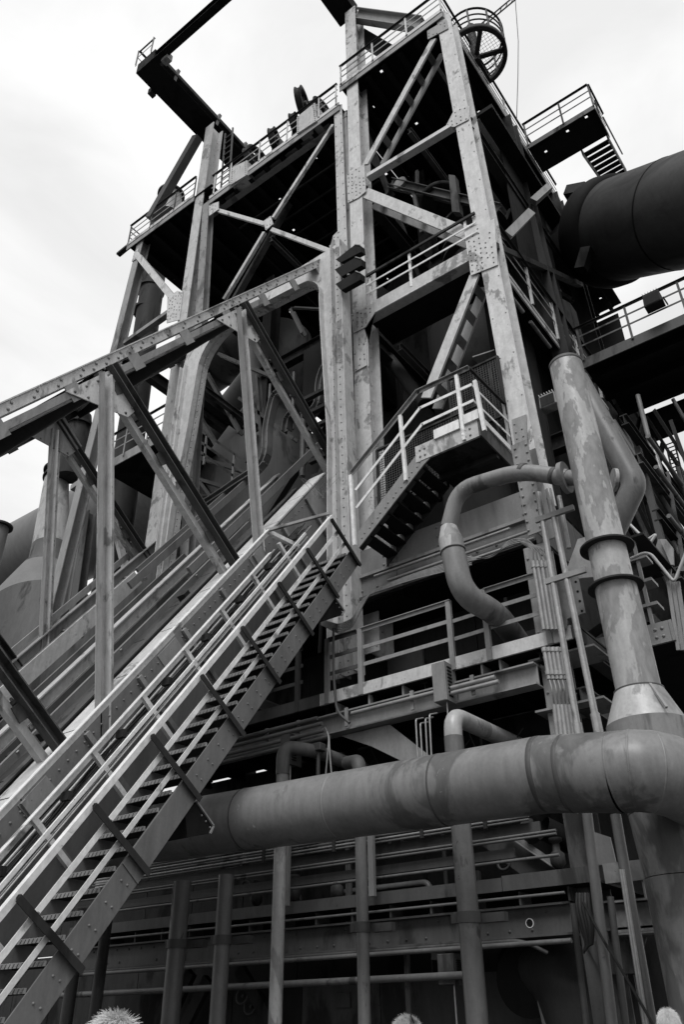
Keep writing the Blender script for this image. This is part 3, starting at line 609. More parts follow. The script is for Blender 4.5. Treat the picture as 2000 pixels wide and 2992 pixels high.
# curved rails of the skip dump
cr = thing('dump_rails', 'pale S curved skip dump rails bending above the track inside the tower', 'rail', P(760, 1400, y=13))
for pts, m in (([(590, 1480), (680, 1420), (770, 1350), (783, 1250), (800, 1170), (815, 1150)], M_PLATE), ([(905, 1215), (932, 1180), (938, 1120), (950, 1080), (968, 1058)], M_PLATE), ([(838, 1260), (842, 1230), (856, 1210)], M_DIM)):
    q = [P(*p, y=12.6) for p in pts]; fine = []
    for i in range(len(q)-1):
        p0, p1, p2, p3 = q[max(i-1, 0)], q[i], q[i+1], q[min(i+2, len(q)-1)]
        for j in range(5):
            t = j/5; fine.append(.5*((2*p1)+(p2-p0)*t+(2*p0-5*p1+4*p2-p3)*t*t+(3*p1-p0-3*p2+p3)*t**3))
    fine.append(q[-1]); mb = MB()
    for a, b in zip(fine, fine[1:]): mb.ibeam(a, b+(b-a)*.06, .22, .2, (1, 0, 0))
    part('curved_rail', mb, m, cr)

# ================================================================ LOWER STAIR
ls = thing('lower_staircase', 'long steep staircase with pale handrails climbing from lower left to the landing', 'staircase', (-7.9, 5, 0))
XS = -7.5
seg = [(-4.5, -1.0), (-1.0, 1.72), (1.72, 5.9), (5.9, 8.97)]
for i, (a, b) in enumerate(seg):
    s_ = part('stringer', one('prism', [I(XS, a, -.22), I(XS, b, -.22), I(XS, b, .075), I(XS, a, .075)], (.02, 0, 0)), M_STAIR, ls)
    mb = MB(); k = a+.1
    while k < b-.05: mb.rivet(I(XS+.021, k, -.04), (1, 0, 0), .016); mb.rivet(I(XS+.021, k+.02, -.13), (1, 0, 0), .016); k += .28
    part('rivets', mb, M_STAIR, s_, kind='stuff')
part('splice_plate', one('prism', [I(XS+.022, 1.74, -.22), I(XS+.022, 3.0, -.22), I(XS+.022, 3.0, .075), I(XS+.022, 1.74, .075)], (.012, 0, 0)), M_STAIR, ls)
part('lower_flange', one('prism', [I(XS, -4.5, -.235), I(XS, 8.97, -.235), I(XS-.09, 8.97, -.235), I(XS-.09, -4.5, -.235)], NU*.012), M_STAIR, ls)
part('far_stringer', one('prism', [I(-8.32, -4.5, -.22), I(-8.32, 8.97, -.22), I(-8.32, 8.97, .075), I(-8.32, -4.5, .075)], (.02, 0, 0)), M_STAIR, ls)
k = -4.2
while k < 8.9:
    c = I(-7.9, k, .0); t_ = part('tread', one('blk', -8.295, XS-.005, c.y-.11, c.y+.12, c.z-.03, c.z-.01), M_DARK, ls)
    mb = MB().blk(-8.295, XS-.005, c.y-.135, c.y-.112, c.z-.035, c.z+.012)
    for j in range(12): mb.box((-8.27+j*.066, c.y-.14, c.z-.03), (-8.245+j*.066, c.y-.14, c.z+.01), .012, .008, (0, 1, 0))
    part('nosing', mb, M_MID, t_)
    k += .283
for u in (-1.7, -.5, .72, 1.9, 3.02, 4.2, 5.35, 6.6, 7.73, 8.85):
    part('post', one('ang', I(XS+.085, u+.03, -.24), I(XS+.085, u-.02, .78), -.07, .085, (0, -UC, -US), .010), M_DARK, ls)
    mb = MB()
    for h in (-.17, -.08, .25, .5): mb.rivet(I(XS+.045, u+.02, h), (0, -UC, -US), .017)
    part('bolts', mb, M_MID, ls, kind='stuff')
for nv, s, nm in ((.80, .055, 'handrail'), (.50, .065, 'mid_rail'), (.25, .06, 'mid_rail')):
    if nm == 'handrail': part(nm, one('ang', I(XS+.03, -4.5, nv), I(XS+.03, 8.95, nv), -.06, -.06, NU, .01), M_LIGHT2, ls)
    else: part(nm, one('box', I(XS+.01, -4.5, nv), I(XS+.01, 8.95, nv), .012, s, NU), M_LIGHT2, ls)
for nv, s, x in ((1.17, .09, -8.42), (.85, .085, -8.42)):
    part('far_rail', one('ang', I(x, -4.5, nv), I(x, 8.3 if nv > 1 else 8.0, nv), s, -s, NU, .012, 1, 1), M_LIGHT2, ls)
part('far_rail', one('box', I(-8.2, -4.5, .66), I(-8.2, 9, .66), .03, .045, NU), M_LIGHT2, ls); part('far_rail', one('tube', [I(-8.2, -4.5, .58), I(-8.2, 9, .58)], .014, 6), M_GALV, ls)
part('inner_handrail', one('ang', I(-7.62, -4.5, .70), I(-7.62, 8.9, .70), .05, .05, NU, .01), M_MID, ls)
for k in range(11):
    u = -2.6+k*1.1; part('far_post', one('box', I(-8.4, u, .0), I(-8.4, u, .85), .06, .07, (0, UC, US)), M_LIGHT2, ls)
    part('pipe_clip', one('blk', -8.44, -8.3, I(0, u+.4, .7).y, I(0, u+.4, .7).y+.06, I(0, u+.4, .7).z, I(0, u+.4, .7).z+.1), M_DARK, ls)
part('end_rail', one('box', I(-8.42, 8.3, 1.17), I(-8.42, 8.9, .5), .08, .08, NU), M_LIGHT2, ls); part('end_rail', one('box', I(-8.42, 8.3, 1.17), I(-7.5, 8.95, .85), .05, .05), M_MID, ls)
for pg in ([(540, 2376), (573, 2343), (622, 2413), (612, 2436), (548, 2448)], [(935, 1762), (971, 1736), (1005, 1785), (998, 1798), (925, 1822)]):
    q = [P(*p, x=XS-.004) for p in pg]; bk = part('cantilever_bracket', one('prism', q, (-.85, 0, 0)), M_BLACK, ls)
    for i in (1, 2): part('bracket_lip', one('box', q[i]+V3((.01, 0, 0)), q[i+1]+V3((.01, 0, 0)), .03, .02, NU), M_MID, bk)
    mb = MB(); mb.rivets(lerp(q[1], q[2], .35)+V3((.002, 0, -.06)), lerp(q[1], q[2], .85)+V3((.002, 0, -.06)), .12, (1, 0, 0), .014); part('rivets', mb, M_MID, bk, kind='stuff')
# cables lying along the far side of the stair
cb = thing('cable_run', 'loose bundle of thin cables lying between the stair and the track girder', 'cables', (-8.6, 5, 1))
for x_, n_ in ((-8.62, .62), (-8.7, .7), (-8.55, .45)): part('conduit', one('tube', [I(x_, -4, n_), I(x_, 8.6, n_)], .02, 8), M_GALV, cb)
for k in range(14):
    x = -8.5-.025*k; pts = []; r0 = random.Random(k)
    for j in range(16): pts.append(I(x+r0.uniform(-.03, .03), -3+j*.85, .5+.05*(k % 3)+r0.uniform(-.05, .06)))
    part('cable', one('tube', pts, .011, 5, .2), M_WIRE if k % 3 else M_CABLE, cb)

# ================================================================ UPPER STAIR + LANDING
us = thing('upper_staircase', 'short dark staircase rising right to the landing, seen from below', 'staircase', (-6.6, 10.4, 8.9))
ya, yb = 10.42, 11.3
pa, pb, pc = P(1050, 1600, y=ya), P(1262, 1340, y=ya), P(1046, 1500, y=ya)
def ext(a, b, t): return a+(b-a)*t
dz = V3((0, 0, .34))
lo, hi = pa, P(1240, 1356, y=ya)
s_ = part('stringer', one('prism', [lo, hi, hi+V3((.25, 0, .16)), hi+dz+V3((-.02, 0, .04)), lo+dz+V3((-.02, 0, 0))], (0, .025, 0)), M_MID, us)
mb = MB()
for k in range(8):
    c = lerp(lo, hi, (k+.4)/8.2); mb.rivet(c+V3((0, -.001, .12)), (0, -1, 0), .02); mb.rivet(c+V3((.06, -.001, .2)), (0, -1, 0), .02)
part('rivets', mb, M_MID, s_, kind='stuff')
part('stringer_flange', one('box', lo+V3((0, .06, -.01)), hi+V3((0, .06, -.01)), .12, .02), M_DARK, us)
lo2, hi2 = V3((lo.x, yb, lo.z)), V3((hi.x, yb, hi.z)); part('stringer', one('prism', [lo2, hi2, hi2+V3((0, 0, .2)), lo2+V3((0, 0, .2))], (0, .03, 0)), M_DARK, us)
for k in range(7):
    c = lerp(lo, hi, (k+.7)/7.4); part('tread', one('blk', c.x-.13, c.x+.13, ya+.03, yb-.003, c.z+.05, c.z+.08), M_BLACK, us)
    if k % 1 == 0: part('tread_clip', one('blk', c.x-.05, c.x+.1, yb-.12, yb-.01, c.z+.09, c.z+.22), M_MID, us)
lan = thing('landing_platform', 'landing with white toe boards and railings at the head of the upper stair', 'platform', (-5.3, 10.45, 10.3))
X0, X1 = -5.95, -4.76; deck(lan, X0, X1, 10.46, 11.7, 10.32, 1, 1, M_DARK, 0)
part('fascia', one('blk', X0-.1, X1, 10.41, 10.455, 10.27, 10.62), M_LIGHT, lan); part('fascia', one('blk', X1+.005, X1+.04, 10.41, 11.7, 10.27, 10.6), M_DIM, lan)
part('toe_board', one('blk', -5.62, -5.1, 10.37, 10.405, 10.58, 10.78), M_WHITE, lan); part('toe_board', one('blk', -5.0, X1+.05, 10.37, 10.405, 10.62, 10.82), M_WHITE, lan)
part('toe_board', one('blk', X1+.045, X1+.07, 10.41, 11.7, 10.6, 10.72), M_WHITE, lan)
part('soffit_beam', one('box', (X0, 11.1, 10.25), (X1, 11.1, 10.25), .1, .12), M_DARK, lan)
mb = MB()
for x in (-5.95, -5.85, -5.02, -4.92): mb.rivet((x, 10.408, 10.36), (0, -1, 0), .025); mb.rivet((x, 10.408, 10.5), (0, -1, 0), .025)
part('rivets', mb, M_RIVET, lan, kind='stuff')
yr = 10.40
for nm, pts, s, m in (('top_rail', [(1029, 1382), (1221, 1145), (1371, 1074)], .065, M_MID), ('mid_rail', [(1040, 1432), (1228, 1192), (1378, 1124)], .06, M_LIGHT2), ('mid_rail', [(1042, 1484), (1234, 1240), (1384, 1170)], .06, M_LIGHT2)):
    q = [P(*p, y=yr) for p in pts]
    for a, b in zip(q, q[1:]): part(nm, one('ang' if nm == 'top_rail' else 'box', a, b+(b-a)*.01, s if nm == 'top_rail' else .016, -s if nm == 'top_rail' else s), m, lan)
    e = V3((X1+.02, 11.75, q[-1].z)); part(nm, one('box', q[-1], e, .05 if nm == 'top_rail' else .014, .05), M_DARK if nm == 'top_rail' else m, lan)
for a, b in (((1027, 1385), (1039, 1590)), ((1172, 1210), (1190, 1400)), ((1337, 1092), (1361, 1282)), ((1391, 1108), (1420, 1254))):
    p, q = P(*a, y=yr-.03), P(*b, y=yr-.03); part('post', one('ang', q, p, .065, .06, (0, 1, 0), .01), M_LIGHT2, lan)
part('post', one('ang', (X1+.02, 11.7, 10.4), (X1+.02, 11.7, 11.9), .05, .05, (0, 1, 0)), M_MID, lan)
# wire mesh screens
def mesh_screen(label, c0, ex, ez, n1, n2, par=None, m=M_DIM):
    t = thing('mesh_screen', label, 'mesh screen', c0, 'wire mesh screens'); mb = MB(); r = .005
    for i in range(n1+1): mb.box(c0+ex*(i/n1), c0+ex*(i/n1)+ez, r*2, r*2, (0, 1, .01) if abs(ez.y) < .1 else (1, 0, 0))
    for i in range(n2+1): mb.box(c0+ez*(i/n2), c0+ez*(i/n2)+ex, r*2, r*2, (0, .3, 1))
    part('wire_grid', mb, m, t, kind='stuff')
    for a, b in ((c0, c0+ex), (c0+ez, c0+ez+ex)): part('frame_bar', one('box', a, b, .05, .05, (0, .1, 1)), M_DARK, t)
    for a, b in ((c0, c0+ez), (c0+ex, c0+ex+ez)): part('frame_bar', one('box', a, b, .05, .05, (.1, 1, 0)), M_DARK, t)
a = P(1098, 1350, y=11.72); mesh_screen('wire mesh screen beside the middle column behind the upper stair rail', V3((-7.75, 11.72, 10.6)), V3((2.6, 0, 0)), V3((0, 0, 1.5)), 44, 26)
mesh_screen('wire mesh screen standing against the right column', V3((-4.95, 11.75, 11.0)), V3((0, 1.6, 0)), V3((0, 0, 1.9)), 28, 32)
mesh_screen('wire mesh screen in front of the right column above the landing', V3((-5.9, 11.73, 11.6)), V3((1.15, 0, 0)), V3((0, 0, 1.5)), 20, 26)
shl = P(1450, 1060, y=12.2); part('roof_sheet', one('box', P(1402, 1065, y=12.4), P(1465, 1045, y=12.4), .6, .03), M_MID, lan)

# ================================================================ INSIDE THE TOWER: furnace top
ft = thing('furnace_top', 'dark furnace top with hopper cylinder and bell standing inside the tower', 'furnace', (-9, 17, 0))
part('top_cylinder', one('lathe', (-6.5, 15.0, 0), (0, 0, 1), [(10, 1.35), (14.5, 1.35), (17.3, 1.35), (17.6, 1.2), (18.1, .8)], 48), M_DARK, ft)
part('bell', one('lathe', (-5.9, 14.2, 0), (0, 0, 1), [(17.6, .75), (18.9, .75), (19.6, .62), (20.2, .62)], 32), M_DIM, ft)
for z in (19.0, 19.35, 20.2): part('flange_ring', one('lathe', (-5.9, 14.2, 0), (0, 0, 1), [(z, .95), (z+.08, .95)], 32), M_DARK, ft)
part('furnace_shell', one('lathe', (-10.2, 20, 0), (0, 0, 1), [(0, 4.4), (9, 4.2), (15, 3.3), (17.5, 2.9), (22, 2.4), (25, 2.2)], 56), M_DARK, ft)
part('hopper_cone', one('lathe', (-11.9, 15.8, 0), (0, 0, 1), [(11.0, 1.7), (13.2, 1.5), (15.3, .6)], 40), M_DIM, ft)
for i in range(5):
    part('side_shade_sheet', one('blk', -5.56, -5.53, 13.6+i*2.4, 15.98+i*2.4, 9.6, 22.9), M_BLACK, ft); part('rear_shade_sheet', one('blk', -22+i*3.4, -18.62+i*3.4, 25.6, 25.64, 6, 26), M_BLACK, ft)  # added black sheets that darken the interior and shut out the sky
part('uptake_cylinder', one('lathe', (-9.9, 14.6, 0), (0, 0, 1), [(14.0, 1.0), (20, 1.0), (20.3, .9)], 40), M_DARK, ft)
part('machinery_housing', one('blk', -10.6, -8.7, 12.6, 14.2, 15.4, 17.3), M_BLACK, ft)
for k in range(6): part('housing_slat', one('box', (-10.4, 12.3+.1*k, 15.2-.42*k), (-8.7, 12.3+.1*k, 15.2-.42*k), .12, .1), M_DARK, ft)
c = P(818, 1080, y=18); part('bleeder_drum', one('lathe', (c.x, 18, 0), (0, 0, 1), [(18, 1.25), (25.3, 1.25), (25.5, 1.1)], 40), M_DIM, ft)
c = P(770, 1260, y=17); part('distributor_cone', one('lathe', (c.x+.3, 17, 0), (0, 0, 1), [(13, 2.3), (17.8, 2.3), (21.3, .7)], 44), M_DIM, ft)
part('sky_block_cylinder', one('tube', [P(560, 1110, y=23), P(650, 1045, y=23), P(820, 940, y=23)], 1.45, 32), M_DARK, ft)  # added dark cylinder with hoops, closes the open sky behind the bay
for q_ in (640, 700): part('sky_block_hoop', one('lathe', P(q_, 1052-(q_-640)*.62, y=23), P(820, 940, y=23)-P(650, 1045, y=23), [(-.06, 1.4), (-.06, 1.55), (.06, 1.55), (.06, 1.4), (-.06, 1.4)], 32), M_BLACK, ft)
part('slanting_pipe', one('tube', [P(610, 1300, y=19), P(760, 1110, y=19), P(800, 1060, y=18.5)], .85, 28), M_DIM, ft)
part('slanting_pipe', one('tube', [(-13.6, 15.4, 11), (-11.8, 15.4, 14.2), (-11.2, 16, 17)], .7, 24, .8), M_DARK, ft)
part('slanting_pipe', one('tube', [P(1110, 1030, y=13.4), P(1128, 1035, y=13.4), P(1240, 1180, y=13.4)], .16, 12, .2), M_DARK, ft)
lev = thing('bell_lever', 'counterweight lever gear with pivot plates above the bell in the right bay', 'lever', P(1300, 600, y=13))
part('lever_beam', one('chan', P(1145, 535, y=13.2), P(1460, 612, y=13.2), .12, .24, (0, 0, 1)), M_DIM, lev)
part('lever_beam', one('chan', P(1145, 545, y=13.5), P(1380, 600, y=13.5), .12, .24, (0, 0, 1)), M_DIM, lev)
part('weight_plate', one('prism', [P(1312, 510, y=13), P(1330, 512, y=13), P(1345, 620, y=13), P(1322, 618, y=13)], (0, .2, 0)), M_DIM, lev)
part('pivot_disc', one('lathe', P(1168, 532, y=13.1), (0, 1, 0), [(0, .2), (.1, .2)], 20), M_MID, lev)
part('hanger', one('box', P(1220, 500, y=13.2), P(1220, 540, y=13.2), .08, .08, (0, 1, 0)), M_DIM, lev); part('hanger', one('box', P(1210, 560, y=13.2), P(1235, 680, y=13.2), .1, .1, (0, 1, 0)), M_DIM, lev)
part('brace_arm', one('chan', P(1075, 655, y=13.6), P(1150, 560, y=13.6), .12, .24, (0, 1, 0)), M_DIM, lev)
part('rope_ring', one('lathe', P(1290, 585, y=13.6), (0, 0, 1), [(0, .55), (.06, .6), (.12, .55)], 28), M_DARK, lev)

# pipes, braces and cables packed inside the tower
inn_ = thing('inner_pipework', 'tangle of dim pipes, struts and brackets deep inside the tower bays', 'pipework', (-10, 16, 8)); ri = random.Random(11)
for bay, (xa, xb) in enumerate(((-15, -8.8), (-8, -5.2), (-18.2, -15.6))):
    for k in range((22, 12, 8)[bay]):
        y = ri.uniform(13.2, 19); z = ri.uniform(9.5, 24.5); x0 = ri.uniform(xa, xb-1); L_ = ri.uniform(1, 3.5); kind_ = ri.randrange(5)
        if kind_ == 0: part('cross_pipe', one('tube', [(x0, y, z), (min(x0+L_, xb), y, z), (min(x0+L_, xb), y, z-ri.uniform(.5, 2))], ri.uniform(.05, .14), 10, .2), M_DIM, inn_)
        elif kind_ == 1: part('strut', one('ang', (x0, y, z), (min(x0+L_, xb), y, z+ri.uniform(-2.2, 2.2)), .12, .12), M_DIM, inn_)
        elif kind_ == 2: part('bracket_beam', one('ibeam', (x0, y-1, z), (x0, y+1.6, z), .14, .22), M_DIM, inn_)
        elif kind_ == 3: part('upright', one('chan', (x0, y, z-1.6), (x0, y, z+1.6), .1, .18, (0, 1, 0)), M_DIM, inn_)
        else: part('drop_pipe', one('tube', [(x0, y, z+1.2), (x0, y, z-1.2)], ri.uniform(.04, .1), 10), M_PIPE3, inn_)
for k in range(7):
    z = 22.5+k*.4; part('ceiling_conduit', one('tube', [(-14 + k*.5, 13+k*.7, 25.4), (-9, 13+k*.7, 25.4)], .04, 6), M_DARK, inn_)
# right flank clutter
rgc = thing('flank_lattice', 'tilting dark lattice of angles, rods and conduits against the sky on the far right', 'lattice', (-2, 17, 7)); ri = random.Random(4)
for k in range(44):
    a = P(ri.uniform(1760, 1960), ri.uniform(1180, 1420), y=17+ri.uniform(0, 2)); dx, dy = ri.choice(((70, 150), (95, 165), (55, 185), (120, 190), (-25, 120), (20, 170)))
    cpx = (ri.uniform(1755, 1990), ri.uniform(1130, 1480)); y = 17+ri.uniform(0, 2.5)
    p, q = P(*cpx, y=y), P(cpx[0]+dx, cpx[1]+dy, y=y+.6)
    if k % 3: part('angle_bar', one('ang', p, q, .1, .1), M_DIM if k % 2 else M_DARK, rgc)
    else: part('rod', one('tube', [p, q], .045, 8), M_PIPE3, rgc)
for (a_, b_), m_ in ((((1865, 1155), (1905, 1310)), M_MID), (((1905, 1290), (1940, 1400)), M_GALV), (((1760, 1200), (1990, 1620)), M_MID), (((1795, 1230), (2000, 1560)), M_DIM), (((1740, 1230), (1960, 1720)), M_DIM)):
    part('long_rod', one('tube', [P(*a_, y=16.5), P(*b_, y=16.5)], .06, 8), m_, rgc)

# ================================================================ FURNACE CASING BEHIND THE LANDING
cs = thing('casing_box', 'grey riveted plate casing below the landing with bolted edge strips', 'casing', (-5.9, 11.4, 8.5))
YC = 11.4
xs = [-8.1, -7.2, -6.0, P(1570, 1450, y=YC).x]
zt, z1, z2, zb = P(1570, 1418, y=YC).z, P(1572, 1507, y=YC).z, P(1572, 1525, y=YC).z, P(1600, 1572, y=YC).z
for a, b in zip(xs, xs[1:]):
    o = part('casing_plate', one('blk', a+.008, b-.008, YC, YC+.03, z1+.01, zt+(.0 if b == xs[-1] else .0)), M_PLATE, cs)
    mb = MB()
    for xx in (b-.1, b-.28): mb.rivets((xx, YC-.001, z1+.12), (xx, YC-.001, zt-.1), .19, (0, -1, 0), .028)
    part('rivets', mb, M_PLATE, o, kind='stuff')
    o = part('lower_plate', one('blk', a+.008, b-.008, YC+.002, YC+.03, zb, z1), M_PLATE, cs)
    mb = MB(); mb.rivets((a+.1, YC-.0, (z1+zb)/2-.05), (b-.1, YC-.0, (z1+zb)/2-.05), .34, (0, -1, 0), .03); part('rivets', mb, M_PLATE, o, kind='stuff')
for a, b in zip((YC+.03, 13, 14.6), (13, 14.6, 16.5)): part('side_plate', one('blk', xs[-1]-.03, xs[-1], a+.01, b-.01, zb, zt), M_DIM, cs)
part('edge_strip', one('blk', xs[0], xs[-1]+.02, YC-.07, YC-.002, z1-.03, z1+.03), M_MID, cs); part('edge_strip', one('blk', xs[0], xs[-1]+.02, YC-.1, YC-.002, zb-.03, zb+.02), M_DIM, cs)
part('roof_plate', one('blk', xs[0], xs[-1], YC+.035, 16.5, zt-.05, zt), M_DIM, cs)
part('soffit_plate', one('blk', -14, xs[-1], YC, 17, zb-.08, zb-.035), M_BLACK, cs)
for k, (z, m) in enumerate(((z1-.16, M_GALV), (z1-.34, M_GALV), (zb-.02, M_GALV))):
    part('conduit', one('tube', [(xs[0]+.5+.3*k, YC-.16, z), (xs[-1]-.1-.4*(k == 0), YC-.16, z)], .028, 8), m, cs)
cbl = thing('loose_cables', 'sagging bundle of loose cables hanging below the stair head', 'cables', P(960, 1850, y=10.2))
for k in range(6):
    o = k*5; part('cable', one('tube', [P(940, 1810+o*.6, y=11.0), P(990, 1826+o, y=10.1), P(1030, 1808+o, y=11.0), P(1055, 1755+o, y=11.1), P(1085, 1735-o*.3, y=11.1), P(1200, 1695-o*.6, y=11.15), P(1380, 1650-o, y=11.2)], .014, 6, .3), M_CABLE, cbl)
cbl = thing('clipped_cables', 'loose grey cables clipped along the casing under the hooked pipe', 'cables', P(1400, 1600, y=10.2))
for k in range(4): part('cable', one('tube', [P(1370, 1640-k*4, y=11.1), P(1440, 1625+k*3, y=11.1), P(1490, 1590-k*5, y=11.1), P(1540, 1583-k*3, y=11.1), P(1568, 1600, y=10.9), P(1590, 1640+k, y=10.7)], .014, 6, .2), M_CABLE, cbl)

# back wall: dark plates behind the platform, with doors
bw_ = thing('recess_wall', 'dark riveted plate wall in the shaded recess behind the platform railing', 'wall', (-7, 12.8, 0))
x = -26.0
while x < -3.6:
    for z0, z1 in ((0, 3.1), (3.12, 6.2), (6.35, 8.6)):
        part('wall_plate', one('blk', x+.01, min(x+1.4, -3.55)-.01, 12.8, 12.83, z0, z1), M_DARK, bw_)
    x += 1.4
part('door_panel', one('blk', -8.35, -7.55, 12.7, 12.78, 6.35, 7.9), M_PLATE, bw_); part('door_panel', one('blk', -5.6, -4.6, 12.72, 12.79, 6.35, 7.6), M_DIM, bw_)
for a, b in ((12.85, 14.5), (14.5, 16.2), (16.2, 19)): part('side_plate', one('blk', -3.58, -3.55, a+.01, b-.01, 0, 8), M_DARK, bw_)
# platform with guardrail
pl = thing('casthouse_platform', 'platform with pale flat bar guardrail and toe boards above the big pipe', 'platform', (-6.5, 10.4, 6.2))
deck(pl, -13.5, -3.72, 10.42, 12.75, 6.22, 8, 1, M_BLACK, .0); joists(pl, -13.5, -3.8, 10.5, 12.7, 6.2, 10, 'y', M_BLACK, .15, .1)
part('toe_board', one('blk', -8.2, -3.72, 10.36, 10.4, 6.2, 6.4), M_LIGHT, pl); part('toe_board', one('blk', -13, -8.22, 10.36, 10.4, 6.2, 6.4), M_DIM, pl)
part('toe_board', one('blk', -3.70, -3.66, 10.36, 12.7, 6.2, 6.4), M_DIM, pl)
for a, b, m in ((-7.32, -5.58, M_MID), (-4.98, -3.95, M_MID), (-8.0, -7.42, M_DIM), (-11.2, -8.6, M_DIM)):
    part('top_rail', one('ang', (a, 10.38, 7.35), (b, 10.38, 7.35), .05, -.06), m, pl)
    for z in (6.72, 7.02): part('mid_rail', one('box', (a, 10.39, z), (b, 10.39, z), .014, .065), m, pl)
for z in (6.7, 7.0): part('mid_rail', one('box', (-5.58, 10.39, z), (-4.98, 10.39, z+.01), .014, .06), M_MID, pl)
for x in (-7.30, -5.58, -4.96, -4.0, -8.0, -8.65, -9.9): part('post', one('ang', (x, 10.34, 6.2), (x, 10.34, 7.36), .085, .06, (0, 1, 0), .012), M_MID if x > -8.4 else M_DIM, pl)
# carrying beam
pbm = thing('platform_beam', 'long grey I beam carrying the platform, conduits clipped to its web', 'beam', (-7, 10.5, 5.7))
part('i_beam', one('ibeam', (-13.2, 10.5, 5.86), (-4.35, 10.5, 5.86), .24, .33), M_MID, pbm)
for x in (-7.9, -7.25, -6.6, -5.9, -5.2, -4.9): part('stub', one('blk', x, x+.03, 10.42, 10.7, 6.04, 6.2), M_MID, pbm)
for x in (-9.3, -8.6, -7.6, -6.35, -5.3): part('clip', one('box', (x, 10.3, 5.72), (x, 10.3, 6.02), .06, .03, (0, 1, 0)), M_MID, pbm)
for z, a, b in ((5.88, -7.45, -4.9), (5.80, -5.7, -4.85), (5.6, -11, -7.9), (5.72, -11, -8.0), (5.84, -11, -8.05), (5.95, -11, -8.15)): part('conduit', one('tube', [(a, 10.24, z), (b, 10.24, z)], .034, 10), M_GALV if a > -8 else M_PIPE3, pbm)
part('web_bracket', one('prism', [(-7.9, 10.55, 5.68), (-6.95, 10.55, 5.68), (-5.9, 10.55, 4.75), (-6.2, 10.55, 4.75), (-7.3, 10.55, 5.4)], (0, .03, 0)), M_MID, pbm)
part('brace_channel', one('chan', P(750, 2050, y=11.2), P(900, 2110, y=11.2), .12, .2, (0, 0, 1)), M_DIM, pbm)
# louvred junction boxes and hanger rods
def louvre(x0, x1, y, z0, z1, label, m=M_MID):
    t = thing('louvred_box', label, 'junction box', ((x0+x1)/2, y, z0), 'louvred junction boxes')
    part('cover', one('blk', x0, x1, y, y+.22, z0, z1), m, t, bevel=.01); part('side_flap', one('blk', x1+.004, x1+.02, y, y+.32, z0, z1), m, t)
    for k in range(9): part('louvre', one('box', (x1+.025, y+.06, z0+.08+k*(z1-z0-.16)/8), (x1+.025, y+.17, z0+.08+k*(z1-z0-.16)/8), .02, .02, (0, 0, 1)), M_BLACK, t)
    part('hanger_rod', one('tube', [((x0+x1)/2+.06, y+.1, z0), ((x0+x1)/2+.06, y+.1, z0-.5)], .012, 6), M_GALV, t)
louvre(-5.87, -5.66, 10.12, 5.68, 6.28, 'pale louvred box hung on the platform beam below the guardrail post'); 
louvre(-8.9, -8.72, 10.2, 5.3, 5.8, 'dim louvred box hung in the shade beside the lower stair', M_DIM)
louvre(-6.2, -5.98, 10.3, 2.1, 2.45, 'louvred box under the low platform beam', M_DIM)

# ================================================================ LOW PLATFORM BEHIND THE PIPE STEMS
lp = thing('low_platform', 'low riveted steel platform of stacked beams and kerbs behind the pipe stems', 'platform', (-8, 10.4, 2.5))
XL, XRt = -14.0, -4.0
part('girder', one('ibeam', (XL, 10.5, 2.75), (XRt-.35, 10.5, 2.75), .24, .36), M_DIM, lp)
mb = MB()
x = XL
while x < XRt-.4:
    mb.rivet((x, 10.488, 2.85), (0, -1, 0), .02)
    if int(x*2) % 3: mb.rivet((x+.1, 10.488, 2.66), (0, -1, 0), .02)
    x += .31
part('rivets', mb, M_DIM, lp, kind='stuff')
part('kerb', one('blk', XL, -5.2, 10.36, 10.4, 3.11, 3.27), M_DIM, lp); part('kerb', one('blk', -5.19, -3.9, 10.36, 10.4, 3.11, 3.29), M_DIM, lp)
for k in range(15):
    x = XL+.4+k*.66
    if x < -4.1: part('stub', one('blk', x, x+.025, 10.44, 10.75, 2.94, 3.1), M_DIM, lp)
deck(lp, XL, -3.9, 10.41, 12.4, 3.1, 8, 1, M_BLACK, 0)
part('kerb', one('blk', XL, -5.0, 10.42, 10.45, 3.50, 3.62), M_DIM, lp); part('kerb', one('box', (XL, 10.44, 3.84), (-4.6, 10.44, 3.84), .03, .12), M_DIM, lp)
for k in range(7): part('conduit', one('tube', [(XL, 10.34, 3.92+k*.045), (-4.7, 10.34, 3.92+k*.045)], .016, 8), M_GALV if k % 2 else M_PIPE3, lp)
for z_, r_ in ((3.45, .02), (3.70, .018), (3.74, .018), (3.02, .018), (2.5, .03)): part('conduit', one('tube', [(XL, 10.33, z_), (-4.35, 10.33, z_)], r_, 8), M_PIPE3, lp)
for x in (-9.3, -7.9, -6.35, -5.35): part('conduit_clip', one('blk', x, x+.05, 10.30, 10.33, 3.88, 4.25), M_DARK, lp)
for px_ in (842, 1085): 
    a = P(px_, 2440, y=10.2); part('hanger_bar', one('box', V3((a.x, 10.2, 3.2)), V3((a.x, 10.2, 4.5)), .09, .06, (0, 1, 0)), M_MID, lp)
part('under_pipe', one('tube', [(-14, 10.3, 2.2), (-5.7, 10.3, 2.2)], .045, 10), M_PIPE3, lp); part('under_pipe', one('tube', [(XL, 10.36, 2.54), (-5.0, 10.36, 2.54), (-4.75, 10.5, 2.4)], .025, 8, .15), M_DIM, lp)
part('bracket', one('prism', [(-6.35, 10.45, 2.56), (-6.2, 10.45, 2.56), (-6.12, 10.45, 2.4), (-6.38, 10.45, 2.4)], (0, .4, 0)), M_DIM, lp)
part('diagonal_plate', one('prism', [P(1370, 2440, y=11.2), P(1480, 2440, y=11.2), P(1640, 2545, y=11.2), P(1530, 2560, y=11.2)], (0, .04, 0)), M_DIM, lp)
part('diagonal_angle', one('ang', P(1475, 2435, y=11.1), P(1640, 2548, y=11.1), .08, .08), M_MID, lp)
